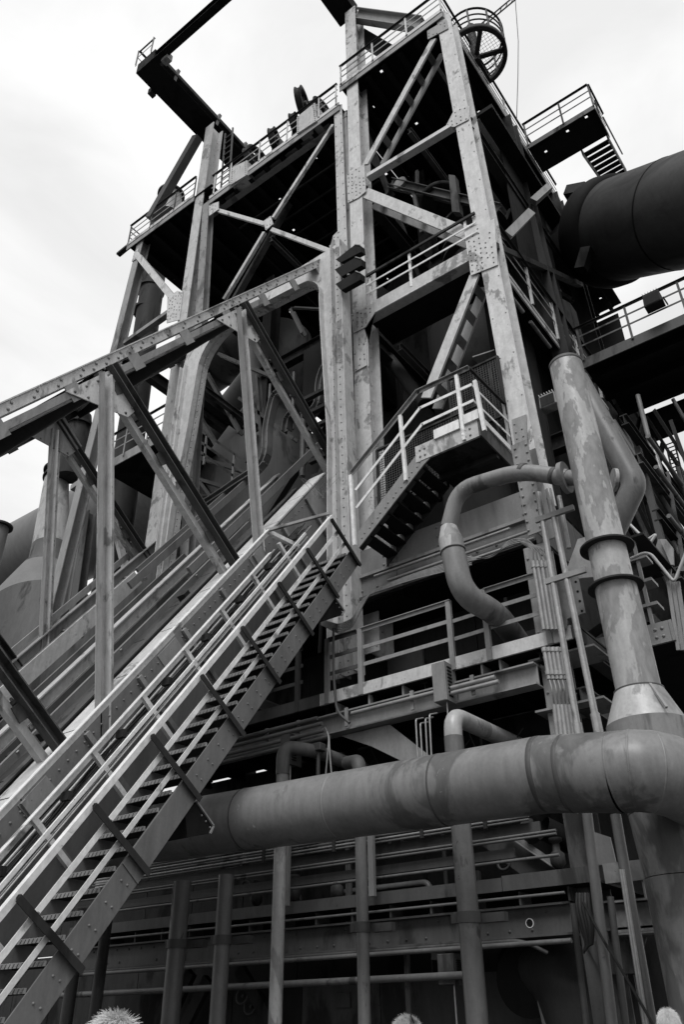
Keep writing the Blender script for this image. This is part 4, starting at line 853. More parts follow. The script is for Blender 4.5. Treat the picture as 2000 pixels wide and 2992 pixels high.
part('inner_pipe', one('tube', [P(1590, 2420, y=11), P(1672, 2460, y=11.3)], .16, 16, caps=False), M_BLACK, lp); part('inner_pipe', one('tube', [P(1541, 2402, y=10.9), P(1560, 2455, y=11.1)], .09, 14), M_DARK, lp)
for px_, py_ in ((740+120, 2600), (985, 2595), (750, 2615), (1630, 2500)): 
    c = P(px_, py_, y=11); v = part('valve_body', one('lathe', c, (0, 0, 1), [(-.16, .05), (-.1, .1), (.02, .1), (.06, .05), (.16, .05), (.18, .09), (.22, .09)], 14), M_DIM, lp)
stk = thing('round_sticker', 'small round black and white sticker on the low platform girder', 'sticker', P(1549, 2697, y=10.36)); c = P(1549, 2697, y=10.48); c.y = 10.484
part('disc', one('lathe', c, (0, -1, 0), [(0, .055), (.003, .055)], 24), M_STICK, stk); part('ring_mark', one('lathe', c, (0, -1, 0), [(.004, .045), (.005, .03), (.0045, .045)], 24), M_BLACK, stk)
part('centre_mark', one('lathe', c, (0, -1, 0), [(.004, .018), (.006, .018)], 6), M_BLACK, stk)
# tank wall right at the bottom
tk = thing('stained_tank', 'large dark stained tank wall at the bottom behind the pipes', 'tank', (-7.6, 12, 0))
x = -14
for i in range(6):
    part('shell_plate', one('blk', x+.008, x+1.5-.008, 11.6, 11.63, 0, 2.3), M_DARK if i < 3 else M_DIM, tk); x += 1.5
part('curved_duct', one('tube', [(-5.6, 11.6, 2.25), (-4.9, 11.2, 2.3), (-4.6, 11.2, 1.2)], .45, 24, .4), M_DARK, tk)
part('duct_end', one('lathe', (-5.3, 11.0, 2.15), (0, -1, 0), [(0, .42), (.03, .42)], 28), M_BLACK, tk)
part('bent_plate', one('prism', [P(1575, 2850, y=10.9), P(1590, 2868, y=10.9), P(1633, 2868, y=10.9), P(1650, 3010, y=10.9), P(1590, 3010, y=10.9), P(1572, 2930, y=10.9)], (0, .05, 0)), M_PLATE, tk)
for p, q in (((700, 2830), (800, 3000)), ((560, 2840), (480, 3010)), ((610, 2860), (540, 3000))): part('raking_leg', one('box', P(*p, y=11.4), P(*q, y=11.4), .2, .1, (0, 1, 0)), M_DARK, tk)
part('tank_top', one('blk', -5.9, -5.3, 11.0, 11.5, 1.52, 1.62), M_DIM, tk)

rcp = thing('recess_pipework', 'dim pipes, valves and brackets crowding the dark recesses behind the platforms', 'pipework', (-8, 11.6, 3)); ri = random.Random(23)
for k in range(46):
    z = ri.choice((ri.uniform(3.4, 5.5), ri.uniform(6.5, 8.2), ri.uniform(.6, 2.3))); x = ri.uniform(-12.5, -4.4); y = ri.uniform(11.0, 12.6); kd = ri.randrange(6); r_ = ri.uniform(.02, .07); m_ = ri.choice((M_DARK, M_DIM, M_PIPE3))
    if kd == 0: part('cross_pipe', one('tube', [(x-1, y, z), (x+.6, y, z), (x+.6, y, z-.7)], r_, 8, .12), m_, rcp)
    elif kd == 1: part('drop_pipe', one('tube', [(x, y, z+.7), (x, y, z-.6)], r_, 8), m_, rcp)
    elif kd == 2: part('angle_bar', one('ang', (x, y, z-.5), (x+ri.uniform(-.7, .7), y, z+.6), .07, .07), m_, rcp)
    elif kd == 3: part('hand_wheel', one('lathe', (x, y-.1, z), (ri.uniform(-.3, .3), -1, .2), [(-.01, .10), (-.01, .13), (.015, .13), (.015, .10), (-.01, .10)], 18), M_DIM, rcp); part('valve_stem', one('tube', [(x, y-.1, z), (x, y+.25, z-.05)], .025, 8), M_DIM, rcp)
    elif kd == 4: part('flange_pipe', one('lathe', (x, y, z), (1, 0, 0), [(-.5, r_), (-.06, r_), (-.06, r_*2), (.0, r_*2), (.0, r_), (.5, r_)], 14), m_, rcp)
    else: part('junction_box', one('blk', x, x+ri.uniform(.12, .3), y-.1, y, z, z+ri.uniform(.15, .35)), m_, rcp, bevel=.008)
for k in range(4): part('hanging_cable', one('tube', [(-8.6+k*.9, 11.1, 5.6), (-8.3+k*.9, 11.1, 5.0-.1*k), (-7.7+k*.9, 11.2, 5.4)], .012, 5, .3), M_WIRE, rcp)
# ================================================================ CORNER COLUMN AND CONDUITS
cc_ = thing('corner_column', 'pale riveted corner column below the platform with bracket plates', 'column', (-4.35, 10.75, 0))
z = 0.0
part('shaft', one('ibeam', (-4.2, 10.85, 4.3), (-4.2, 10.85, 8.0), .34, .36, (0, 1, 0)), M_MID, cc_); part('lower_shaft', one('ibeam', (-4.2, 10.85, 0), (-4.2, 10.85, 4.29), .34, .36, (0, 1, 0)), M_DIM, cc_)
mb = MB()
for s in (-.12, .12): mb.rivets((-4.2+s, 10.668, 4.4), (-4.2+s, 10.668, 7.8), .3, (0, -1, 0), .026)
part('rivets', mb, M_MID, cc_, kind='stuff')
part('upper_shaft', one('ibeam', (-4.05, 10.7, 8.12), (-4.12, 10.7, 9.9), .3, .34, (0, 1, 0)), M_MID, cc_)
mb = MB(); 
for s in (-.1, .1): mb.rivets((-4.08+s, 10.527, 8.2), (-4.1+s, 10.527, 9.8), .16, (0, -1, 0), .026)
part('rivets', mb, M_MID, cc_, kind='stuff')
for zz in (5.35, 6.1): 
    part('cap_plate', one('blk', -4.5, -3.5, 10.55, 11.2, zz, zz+.03), M_MID, cc_)
part('corner_plate', one('prism', [P(1612, 1700, y=10.3), P(1690, 1684, y=10.3), P(1711, 1790, y=10.3), P(1658, 1808, y=10.3), P(1655, 1835, y=10.3), P(1628, 1842, y=10.3)], (0, .03, 0)), M_MID, cc_)
mb = MB(); mb.rivets(P(1684, 1700, y=10.299), P(1702, 1785, y=10.299), .15, (0, -1, 0), .02); part('rivets', mb, M_BLACK, cc_, kind='stuff')
part('fin_plate', one('prism', [P(1642, 1705, y=10.6), P(1690, 1575, y=10.6), P(1745, 1560, y=10.6), P(1790, 1680, y=10.6), P(1690, 1690, y=10.6)], (0, .03, 0)), M_LIGHT, cc_)
for (a, b) in (((-3.9, 10.8, 5.5), (-3.9, 14, 5.5)), ((-3.75, 10.6, 6.28), (-3.75, 14, 6.28)), ((-3.6, 11, 4.6), (-3.6, 15, 4.6)), ((-4.0, 10.6, 2.75), (-3.2, 10.6, 2.75))):
    part('side_beam', one('ibeam', a, b, .2, .32), M_DIM, cc_)
part('hanging_plate', one('prism', [P(1700, 1720, y=11.4), P(1735, 1740, y=11.4), P(1755, 1820, y=11.4), P(1720, 1845, y=11.4), P(1690, 1800, y=11.4)], (0, .3, 0)), M_DARK, cc_)
def vpipe(top, bot, r, y, label, m=M_GALV, name='conduit_pipe', grp=None, z0=None, extra=None):
    a, b = P(*top, y=y), P(*bot, y=y); b = at_z(a, b, z0) if z0 is not None else b
    t = thing(name, label, 'pipe', b, grp); part('pipe', one('tube', [a, b], r, 10), m, t)
    return t, a, b
t, a, b = vpipe((1574, 1440), (1672, 2020), .045, 9.95, 'nearer of two long conduits crossing the platform railing', grp='long conduits', z0=4.5)
part('coupling', one('tube', [lerp(a, b, .9), lerp(a, b, .97)], .058, 10), M_GALV, t)
for k in (.12, .38): part('bracket', one('blk', lerp(a, b, k).x-.1, lerp(a, b, k).x+.5, 9.9, 9.95, lerp(a, b, k).z-.04, lerp(a, b, k).z+.04), M_MID, t)
t, a, b = vpipe((1604, 1430), (1745, 2110), .045, 9.95, 'farther of two long conduits crossing the platform railing', grp='long conduits', z0=4.4)
part('coupling', one('tube', [lerp(a, b, .86), lerp(a, b, .93)], .06, 10), M_GALV, t)
t, a, b = vpipe((1635, 1450), (1664, 1602), .035, 10.2, 'short conduit beside the upper casing corner'); 
cbk = thing('conduit_bank', 'bank of five short upright conduits with cables looping between two sets', 'conduits', (-4.5, 10.3, 4.5))
for k in range(5):
    dx = k*12.5
    a, b = P(1560+dx, 1640, y=10.2), P(1592+dx, 1840, y=10.2); part('conduit', one('tube', [a, b], .036, 8), M_GALV, cbk); part('coupling', one('tube', [lerp(a, b, .02), lerp(a, b, .1)], .048, 8), M_GALV, cbk)
    a, b = P(1592+dx, 1892, y=10.2), P(1607+dx, 1985, y=10.2); part('conduit', one('tube', [a, b], .036, 8), M_GALV, cbk)
    for q in (.02, .75): part('coupling', one('tube', [lerp(a, b, q), lerp(a, b, q+.12)], .048, 8), M_GALV, cbk)
    c, d = P(1622+dx*.9, 2060, y=10.2), P(1632+dx, 2160, y=10.2); part('conduit', one('tube', [c, d], .036, 8), M_GALV, cbk)
    part('cable', one('tube', [b, P(1614+dx, 2010, y=10.1), P(1618+dx*.9, 2040, y=10.15), c], .013, 6, .2), M_CABLE, cbk)
    part('cable', one('tube', [P(1540-dx*.5, 1595-dx*.3, y=10.2), P(1558+dx*.6, 1602, y=10.15), P(1561+dx, 1641, y=10.2)], .014, 6, .2), M_CABLE, cbk)
# lower right: vertical conduits
low = [((1716, 2370), (1790, 2992), .062, 9.9, 'stout light pipe left of the corner group'), ((1800, 2380), (1905, 2992), .062, 9.9, 'stout pipe right of the corner group'), ((1675, 2640), (1715, 2992), .035, 9.9, 'thin pipe hanging under the flange bracket'),
       ((1785, 2620), (1830, 2992), .04, 10.1, 'slim pipe between the two stout corner pipes'), ((1815, 2540), (1885, 2992), .018, 9.8, 'very thin rod beside the right stout pipe'), ((1822, 2540), (1893, 2992), .018, 9.8, 'very thin rod touching the right stout pipe')]
for i, (a, b, r, y, lb) in enumerate(low): vpipe(a, b, r, y, lb, M_PIPE3 if r > .05 else M_GALV if r < .02 else M_DIM, 'corner_pipe', 'upright pipes at the lower right corner', z0=0)
solo('slack_cable', one('tube', [P(1705, 2635, y=9.8), P(1760, 2740, y=9.8), P(1810, 2820, y=9.75), P(1910, 2992, y=9.7)], .016, 6, .4), M_WIRE, 'black slack cable slanting across the lower right pipes', 'cable')
lc = thing('cable_loops', 'hanging loops of thick cable on the corner of the low girder', 'cables', P(1700, 2700, y=10.1))
for k in range(5): part('cable', one('tube', [P(1688+k*8, 2610, y=10.1), P(1686+k*9, 2650, y=10.05), P(1700+k*9, 2710, y=10.05), P(1716+k*4, 2760, y=10.1), P(1706+k*5, 2785-8*k, y=10.1)], .018, 6, .3), M_DIM if k % 2 else M_WIRE, lc)
rf = thing('right_flank_frame', 'short pale beam ends and hanging plates between the corner pipes and the big downpipe', 'frame', (-3.4, 10.6, 2.6))
part('beam_end', one('blk', -3.85, -3.3, 10.4, 10.44, 3.08, 3.3), M_MID, rf); part('beam_end', one('blk', -3.85, -3.12, 10.5, 10.54, 2.56, 2.86), M_MID, rf)
part('flange', one('blk', -3.85, -3.1, 10.42, 10.62, 2.87, 2.89), M_MID, rf); part('flange', one('blk', -3.85, -3.1, 10.42, 10.62, 2.53, 2.55), M_MID, rf)
part('stub', one('blk', -3.42, -3.4, 10.42, 10.6, 2.89, 3.08), M_MID, rf); part('bracket_plate', one('prism', [(-3.95, 10.46, 3.3), (-3.7, 10.46, 3.3), (-3.72, 10.46, 3.6), (-3.9, 10.46, 3.68)], (0, .03, 0)), M_PLATE, rf)
part('lower_leg', one('prism', [(-4.3, 10.6, 2.5), (-3.55, 10.6, 2.5), (-3.75, 10.6, 2.15), (-4.15, 10.6, 2.15)], (0, .04, 0)), M_DIM, rf); part('lower_leg', one('ibeam', (-4.0, 10.8, 0), (-4.0, 10.8, 2.15), .24, .24, (0, 1, 0)), M_DIM, rf)
for k in range(5): part('louvre', one('box', (-4.1, 10.5, 3.95+k*.06), (-3.75, 10.5, 3.95+k*.06), .02, .03), M_MID, rf)

# ================================================================ BIG PIPE AND STANDPIPE
bp_ = thing('big_pipe', 'very thick weathered horizontal pipe with stains, bending back at its right end', 'pipe', (-5.5, 8.4, 3.5))
yc, rP = 8.4, .395
PL, PM = P(700, 2397, y=8.4), P(1594, 2261, y=8.4)
PE = P(1810, 2254, y=8.4)
def tiltp(x): return lerp(PL, PM, (x-PL.x)/(PM.x-PL.x)) if x < PM.x else lerp(PM, PE, (x-PM.x)/(PE.x-PM.x))
xs = [-11.4, -9.9, P(727, 2390, y=8.4).x, P(995, 2350, y=8.4).x, P(1300, 2300, y=8.4).x, P(1592, 2261, y=8.4).x, P(1665, 2255, y=8.4).x, P(1810, 2250, y=8.4).x]
for i, (a, b) in enumerate(zip(xs, xs[1:])):
    part('pipe_section', one('tube', [tiltp(a+.002), tiltp((a+b)/2), tiltp(b-.002)], rP, 64, caps=(i == 0)), M_PIPE, bp_)
    if i not in (4, 5): part('weld_seam', one('lathe', tiltp(b), (PM-PL), [(-.014, rP-.01), (-.01, rP+.005), (.01, rP+.005), (.014, rP-.01)], 64, False), M_DIM if i % 2 else M_PIPE, bp_)
part('dark_band', one('lathe', tiltp(xs[5]), (PM-PL), [(-.035, rP-.01), (-.03, rP+.002), (.03, rP+.002), (.035, rP-.01)], 64, False), M_DIM, bp_)
part('dark_band', one('lathe', tiltp(xs[6]), (PM-PL), [(-.03, rP-.01), (-.025, rP+.002), (.025, rP+.002), (.03, rP-.01)], 64, False), M_DIM, bp_)
e0 = tiltp(xs[7]); elb = [e0, e0+V3((.14, .0, -.01)), e0+V3((.29, .07, -.03)), e0+V3((.40, .22, -.05)), e0+V3((.44, .45, -.06)), e0+V3((.44, 1.1, -.06))]
for i in range(len(elb)-1):
    a, b = elb[i], elb[i+1]; d = (b-a).normalized()
mb = MB(); mb.tube(elb, [rP, rP, rP*1.01, rP*1.01, rP, rP], 48); part('mitred_elbow', mb, M_PIPE, bp_)
for i in (1, 2, 3):
    d = (elb[i+1]-elb[i-1]).normalized(); part('weld_seam', one('lathe', elb[i], d, [(-.012, rP-.01), (-.009, rP+.004), (.009, rP+.004), (.012, rP-.01)], 64, False), M_PIPE, bp_)
part('support_lug', one('blk', -9.28, -9.16, 7.8, 7.86, 3.9, 4.3), M_MID, bp_)

spx = P(1763, 1547, y=9.6)
sp = thing('standpipe', 'tall pale standpipe with flanges and a flared cone near the right edge', 'pipe', (spx.x, 9.6, 0))
def ax_at(z): return at_z(P(1870, 2025, y=9.6), P(1656, 1070, y=9.6), z)
def vsec(name, prof, m, cap=None):
    mb = MB(); seg_ = 48; vs = []; fs = []
    for z, r in prof:
        c = ax_at(z); vs += [c+V3((math.cos(6.28319*j/seg_)*r, math.sin(6.28319*j/seg_)*r, 0)) for j in range(seg_)]
    for i in range(len(prof)-1):
        for j in range(seg_): k = (j+1) % seg_; fs.append((i*seg_+j, i*seg_+k, (i+1)*seg_+k, (i+1)*seg_+j))
    mb.add(vs, fs, True); mb.add(vs[:seg_], [tuple(range(seg_))[::-1]]); mb.add(vs[-seg_:], [tuple(range(seg_))]); return part(name, mb, m, sp)
vsec('upper_section', [(6.98, .245), (10.2, .245)], M_PIPE2); vsec('top_cap', [(10.19, .255), (10.23, .255), (10.25, .24)], M_DIM)
vsec('middle_section', [(6.4, .245), (6.97, .245)], M_PIPE2); vsec('lower_section', [(5.0, .262), (6.38, .262)], M_PIPE2)
for z in (6.96, 6.38): vsec('flange', [(z-.012, .35), (z+.012, .35)], M_DARK)
vsec('flared_cone', [(4.58, .455), (4.99, .285)], M_PIPE2); vsec('lower_drum', [(4.0, .46), (4.58, .458)], M_PIPE)
vsec('cone_strap', [(4.985, .292), (5.0, .292)], M_DIM)
vsec('down_section', [(3.6, .40), (4.0, .46)], M_PIPE); vsec('down_section', [(2.95, .365), (3.59, .40)], M_PIPE); vsec('down_section', [(0, .375), (2.94, .375)], M_PIPE)
part('cone_rib', one('box', ax_at(4.98)+V3((.2, -.2, 0)), ax_at(4.62)+V3((.36, -.36, 0)), .03, .03), M_MID, sp)
part('side_branch', one('tube', [P(1652, 1396, y=9.6), P(1700, 1396, y=9.6)], .115, 20), M_PIPE2, sp)
ds = thing('branch_disc', 'pale round disc standing out behind the right side of the standpipe', 'blank flange', P(1800, 1403, y=10)); part('disc', one('lathe', P(1802, 1403, y=10.1), (-.8, -.6, .1), [(0, .17), (.05, .17)], 28), M_PIPE2, ds)
hk = thing('hooked_pipe', 'hook shaped grey pipe leaving a round flange left of the standpipe and bending down', 'pipe', P(1345, 1437, y=9.6))
pts = [P(1660, 1396, y=9.6), P(1520, 1376, y=9.6)+V3((0, 0, 0)), P(1340, 1430, y=9.6), P(1312, 1540, y=9.6)]
part('pipe_run', one('tube', pts, .125, 24, .34), M_PIPE, hk)
part('round_flange', one('lathe', P(1645, 1398, y=9.6), (1, 0, -.05), [(0, .235), (.07, .235)], 32), M_PIPE, hk)
part('collar', one('tube', [P(1312, 1540, y=9.6), P(1318, 1578, y=9.6)], [.125, .185], 28), M_PIPE2, hk)
part('sleeve', one('tube', [P(1318, 1578, y=9.6), P(1325, 1612, y=9.6)], .188, 28), M_PIPE2, hk)
hp = [P(1325, 1612, y=9.6), P(1352, 1738, y=9.6), P(1450, 1790, y=10.3), P(1520, 1880, y=11.4), P(1560, 1935, y=12.6)]
part('lower_bend', one('tube', hp, .182, 28, .35), M_PIPE, hk)
for q, z_ in ((hp[0], (0, 0, 1)),): part('weld_ring', one('lathe', q, (hp[1]-hp[0]), [(-.012, .17), (-.01, .195), (.01, .195), (.012, .17)], 28, False), M_DIM, hk)
for t_, m_ in ((.27, M_DIM), (.93, M_DIM)):
    c_ = lerp(pts[0], pts[1], t_); part('weld_ring', one('lathe', c_, pts[1]-pts[0], [(-.04, .11), (-.035, .128), (.035, .128), (.04, .11)], 28, False), m_, hk)
for q in ((1350, 1428), (1490, 1382), (1585, 1384)): 
    pass
dg = thing('elbowed_back_pipe', 'thick elbowed pipe slanting down behind the standpipe', 'pipe', P(1870, 1420, y=10.6))
part('pipe_run', one('tube', [P(1690, 1110, y=10.7), P(1858, 1415, y=10.7), P(1790, 1560, y=10.7)], .18, 32, .14), M_PIPE3, dg)
# ================================================================ PIPE STEMS
stems = [((521, 2716), .135, M_PIPE3, 'leftmost of the rusty stems below the big pipe, beside the stair', 3.6), ((652, 2716), .115, M_PIPE3, 'rusty stem second from the stair, with a clamp collar', 3.6), ((812, 2736), .092, M_PIPE2, 'bright pale stem rising to a hooked elbow', 5.0),
         ((1061, 2738), .08, M_PIPE3, 'slim grey stem in the centre with a clamp collar', 4.6), ((1375, 2733), .128, M_PIPE3, 'stout grey stem with a wide clamp bracket', 4.9), ((290, 2860), .09, M_DIM, 'dim stem just right of the stair foot', 3.4), ((205, 2900), .10, M_DIM, 'dim stem partly behind the stair foot', 3.4)]
for i, (c, r, m, lb, zt) in enumerate(stems):
    b = P(*c, y=9.5); x = b.x; t = thing('pipe_stem', lb, 'pipe', (x, 9.5, 0), 'upright pipe stems under the big pipe')
    part('pipe', one('tube', [(x, 9.5, 0), (x, 9.5, zt)], r, 24, caps=False), m, t)
    if i in (1, 3, 4, 0): 
        part('clamp_collar', one('tube', [(x, 9.5, 2.68), (x, 9.5, 2.8)], r+.018, 20), M_DIM, t); part('clamp_arm', one('blk', x+r*.7, x+r+.28, 9.62, 9.72, 2.69, 2.79), M_DIM, t)
        part('clamp_lug', one('blk', x-r-.09, x-r-.01, 9.46, 9.54, 2.69, 2.79), M_DIM, t)
    if i == 2: part('elbow', one('tube', [(x, 9.5, 4.9), (x, 9.5, 5.33), (x+.22, 10.0, 5.33), (x+.3, 12.6, 5.3)], r+.012, 20, .2), M_PIPE, t)
    if i == 4: part('elbow', one('tube', [(x, 9.5, 4.7), (x, 9.5, 5.2), (x+.05, 12.6, 5.25)], r-.005, 20, .25), M_PIPE2, t)
    if i == 3: part('elbow', one('tube', [(x, 9.5, 4.5), (x, 9.5, 4.85), (x-.5, 9.9, 5.0)], r+.02, 20, .2), M_DIM, t)
tr = thing('bent_tubes', 'four thin bent tubes rising behind the big pipe near the middle', 'tubes', P(1240, 2150, y=9.8))
for k, (dx, h) in enumerate(((0, 0), (13, 12), (28, -2), (40, -14))): part('tube', one('tube', [P(1224+dx, 2250, y=9.8), P(1216+dx, 2102+h, y=9.8), P(1238+dx, 2098+h, y=10.2)], .013, 6, .05), M_GALV, tr)
vh = thing('valve_hanger', 'small valve actuator hanging above the big pipe beside the bright elbow', 'valve', P(930, 2180, y=10))
part('body', one('blk', *(lambda c: (c.x-.12, c.x+.1, c.y-.08, c.y+.08, c.z-.06, c.z+.06))(P(930, 2185, y=10))), M_DIM, vh, bevel=.01)
part('stem', one('tube', [P(931, 2200, y=10), P(930, 2290, y=10)], .03, 8), M_DIM, vh)
cl = thing('dangling_cords', 'two pale cords dropping from the beam conduits to the big pipe', 'cords', P(960, 2200, y=9.9))
for k in (0, 1): part('cord', one('tube', [P(950, 2125, y=10), P(962, 2150, y=9.95), P(964-6*k, 2200, y=9.9), P(970-18*k, 2270, y=9.9)], .012, 6, .1), M_CABLE, cl)
solo('drop_cable', one('tube', [P(975, 1835, y=10.1), P(975, 1960, y=10.1), P(984, 2080, y=10.1), P(1022, 2112, y=10.1)], .022, 8, .2), M_DIM, 'thick cable dropping past the platform railing to the beam', 'cable')

# ================================================================ RIGHT: perforated cabinet, back gallery
cab = thing('perforated_cabinet', 'cabinet with perforated panels and pale handrail right of the standpipe', 'cabinet', (-2.9, 11.7, 6.3))
part('base_beam', one('blk', -4.2, -2.7, 11.55, 11.6, 6.3, 6.62), M_MID, cab); part('base_side', one('blk', -2.695, -2.65, 11.55, 16, 6.3, 6.62), M_MID, cab); part('soffit', one('blk', -4.2, -2.7, 11.61, 16, 6.3, 6.33), M_BLACK, cab)
mb = MB(); [mb.rivet((-2.9+dx, 11.549, zz), (0, -1, 0), .028) for dx in (0, .1) for zz in (6.4, 6.52)]; part('rivets', mb, M_MID, cab, kind='stuff')
part('back_sheet', one('blk', -3.5, -2.95, 11.75, 11.78, 6.62, 8.1), M_BLACK, cab)
for (x0, x1) in ((-3.42, -3.24), (-3.16, -2.98)):
    mb = MB(); 
    for i in range(int((x1-x0)/.022)+1): mb.box((x0+i*.022, 11.72, 6.75), (x0+i*.022, 11.72, 8.0), .010, .006, (0, 1, 0))
    for i in range(56): mb.box((x0, 11.72, 6.75+i*.0223), (x1, 11.72, 6.75+i*.0223), .006, .010)
    part('perforated_panel', mb, M_DIM, cab, kind='stuff')
for x in (-3.46, -3.2, -2.95): part('frame_post', one('box', (x, 11.69, 6.62), (x, 11.69, 8.1), .05, .05, (0, 1, 0)), M_MID, cab)
for zz in (6.95, 7.35, 7.75): part('frame_shelf', one('blk', -3.2, -2.8, 11.64, 11.95, zz, zz+.05), M_MID, cab)
part('roof_sheet', one('blk', -3.5, -2.75, 11.6, 13.2, 8.12, 8.16), M_DARK, cab)
part('handrail', one('tube', [P(1845, 1632, y=11.5), P(1885, 1615, y=11.5), P(1905, 1620, y=11.5), P(1972, 1702, y=11.5), P(2020, 1580, y=11.5)], .025, 8, .08), M_LIGHT, cab)
part('handrail', one('tube', [P(1870, 1635, y=12.5), P(1920, 1560, y=12.5), P(1890, 1580, y=12.5), P(1840, 1530, y=12.5)], .025, 8, .05), M_LIGHT, cab)
for k in range(3): part('handrail', one('box', P(1955+14*k, 1700, y=11.6), P(1985+14*k, 1900, y=11.6), .05, .04, (0, 1, 0)), M_MID, cab)
hd = thing('vent_hood', 'pale folded vent hood behind the cabinet handrail', 'hood', P(1920, 1640, y=13))
part('hood_panel', one('prism', [P(1905, 1640, y=13), P(1925, 1575, y=13), P(1945, 1580, y=13), P(1965, 1650, y=13), P(1958, 1700, y=13)], (.0, .05, 0)), M_PLATE, hd); part('hood_panel', one('prism', [P(1930, 1575, y=12.9), P(1948, 1575, y=12.9), P(1968, 1600, y=12.9), P(1970, 1650, y=12.9), P(1962, 1650, y=12.9)], (.0, .05, 0)), M_MID, hd)
gl = thing('back_gallery', 'maze of dark beams, braces and pipes of the gallery behind the standpipe', 'gallery', (-2.6, 15, 5))
rg = random.Random(5)
for k, z in enumerate((12.6, 11.8, 10.6, 9.4, 8.4, 7.4)):
    part('long_beam', one('ibeam', (-3.3, 14.6+.4*k, z), (-3.3, 26, z), .16, .26), M_DIM if k % 2 else M_DARK, gl)
    part('long_pipe', one('tube', [(-3.0, 15, z-.35), (-3.0, 25, z-.35)], .05, 8), M_PIPE3, gl)
for k in range(7):
    y = 15.5+k*1.6; part('upright', one('chan', (-3.3, y, 6.7), (-3.3, y, 12.4), .12, .18, (0, 1, 0)), M_DIM, gl)
    part('diagonal', one('ang', (-3.25, y, 7.4), (-3.25, y+1.6, 12.6), .09, .09, (1, 0, 0)), M_MID if k % 2 else M_DIM, gl)
    part('diagonal', one('ang', (-2.6, y+1.4, 9.4), (-2.6, y, 12.8), .08, .08, (1, 0, 0)), M_DIM, gl)
part('gallery_floor', one('blk', -6, -3.4, 13, 26, 7.2, 7.26), M_BLACK, gl); part('gallery_wall', one('blk', -5.4, -5.3, 13, 20, 7.3, 16.2), M_BLACK, gl)
part('heavy_post', one('ibeam', (-1.6, 20, 0), (-1.6, 20, 16.2), .5, .5, (0, 1, 0)), M_DARK, gl)
part('heavy_knee', one('box', (-1.5, 20, 13.2), (.4, 20, 15.9), .4, .35, (0, 1, 0)), M_DARK, gl)
part('heavy_girder', one('blk', -4, 3, 19.5, 20.1, 15.6, 16.2), M_BLACK, gl)
lt = thing('lattice_ladder', 'thin lattice ladder against the white sky at the right edge', 'ladder', (-1.2, 19, 6))
a, b = P(1948, 1300, y=19), P(2010, 1560, y=19)
for o in (V3((0, 0, 0)), V3((.22, 0, 0))): part('stile', one('box', a+o, b+o, .04, .04, (0, 1, 0)), M_DIM, lt)
for k in range(22): part('rung', one('box', lerp(a, b, k/22), lerp(a, b, k/22)+V3((.22, 0, 0)), .025, .025), M_DIM, lt)
# floodlights
def flood(px_, py_, y, s, label, lens=True):
    c = P(px_, py_, y=y); t = thing('floodlight', label, 'floodlight', c, 'floodlights'); q = V3((0, -s*.5, 0))
    hm = M_DARK if 'dark' in label else M_MID
    part('housing', one('prism', [c+V3((-s*.45, -s*.3, -s*.35)), c+V3((s*.45, -s*.3, -s*.35)), c+V3((s*.4, -s*.3, s*.4)), c+V3((-s*.4, -s*.3, s*.4))], (0, s*.6, 0)), hm, t, bevel=.01)
    for k in range(6): part('cooling_fin', one('blk', c.x-s*.38+k*s*.14, c.x-s*.36+k*s*.14, c.y-s*.33, c.y+s*.3, c.z+s*.41, c.z+s*.5), M_DIM if hm is M_DARK else M_LIGHT, t)
    part('lens', one('blk', c.x-s*.36, c.x+s*.36, c.y-s*.32, c.y-s*.302, c.z-s*.3, c.z+s*.3), M_LENS, t)
    part('bracket', one('box', c+V3((s*.48, 0, 0)), c+V3((s*.48, s*.8, s*.2)), .03, .05), M_DARK, t)
flood(1608, 1178, 10.6, .34, 'pale finned floodlight just left of the standpipe'); flood(1912, 882, 16.2, .5, 'dark floodlight hung on the bridge railing under the big duct')

# ================================================================ LEFT BACKGROUND
dc = thing('dust_catcher', 'smooth grey cone and round vessel behind the truss at left', 'vessel', (-24, 14, 0))
def depth(p): q = p-EYE; return CX[2]*q.x+CY[2]*q.y+CZ[2]*q.z
axp = [(167, 1385, 33), (146, 1600, 52), (142, 1645, 58), (137, 1665, 72), (122, 1760, 135), (120, 1790, 150), (118, 2000, 165)]
vv_ = [(P(a, b, y=16), h) for a, b, h in axp]; vv_ = [(p, h*depth(p)/FPX) for p, h in vv_]
def vrun(name, i, j, m):
    mb = MB(); mb.tube([p for p, r in vv_[i:j+1]], [r for p, r in vv_[i:j+1]], 56); return part(name, mb, m, dc)
vrun('neck_band', 1, 3, M_DIM); vrun('cone', 3, 5, M_CONE); vrun('lower_body', 5, 6, M_DIM)
zz = P(60, 1560, y=24).z-2.6; part('vessel_side', one('tube', [(-75, 24, zz), (-22, 24, zz)], 2.6, 48), M_CONE, dc)
ob = thing('bleeder_stub', 'round flanged pipe end poking out at the left edge', 'pipe', P(10, 1510, y=17)); a = P(-6, 1560, y=17)
part('pipe', one('lathe', a, (0, 0, 1), [(-2, .42), (.5, .42)], 32), M_CONE, ob); part('flange', one('lathe', a, (0, 0, 1), [(.35, .6), (.45, .6)], 32), M_DARK, ob)
tp = thing('tapered_stack', 'tapered pale bleeder pipe with bolted collars behind the far truss', 'pipe', P(130, 1700, y=15))
a, b = vv_[1][0], vv_[0][0]
part('pipe', one('tube', [a, b], [vv_[1][1], vv_[0][1]], 32), M_PIPE2, tp)
for k in (.94, 1.05): part('collar', one('lathe', lerp(a, b, k), b-a, [(-.05, vv_[0][1]+.1), (.05, vv_[0][1]+.1)], 32), M_DARK, tp)
part('cap_pipe', one('tube', [b, lerp(a, b, 1.3)], [vv_[0][1]*.9, vv_[0][1]*.6], 24), M_DIM, tp)
bl = thing('bleeder_pipe', 'dim vertical bleeder pipe with ring collar behind the left tower column', 'pipe', P(430, 900, y=15))
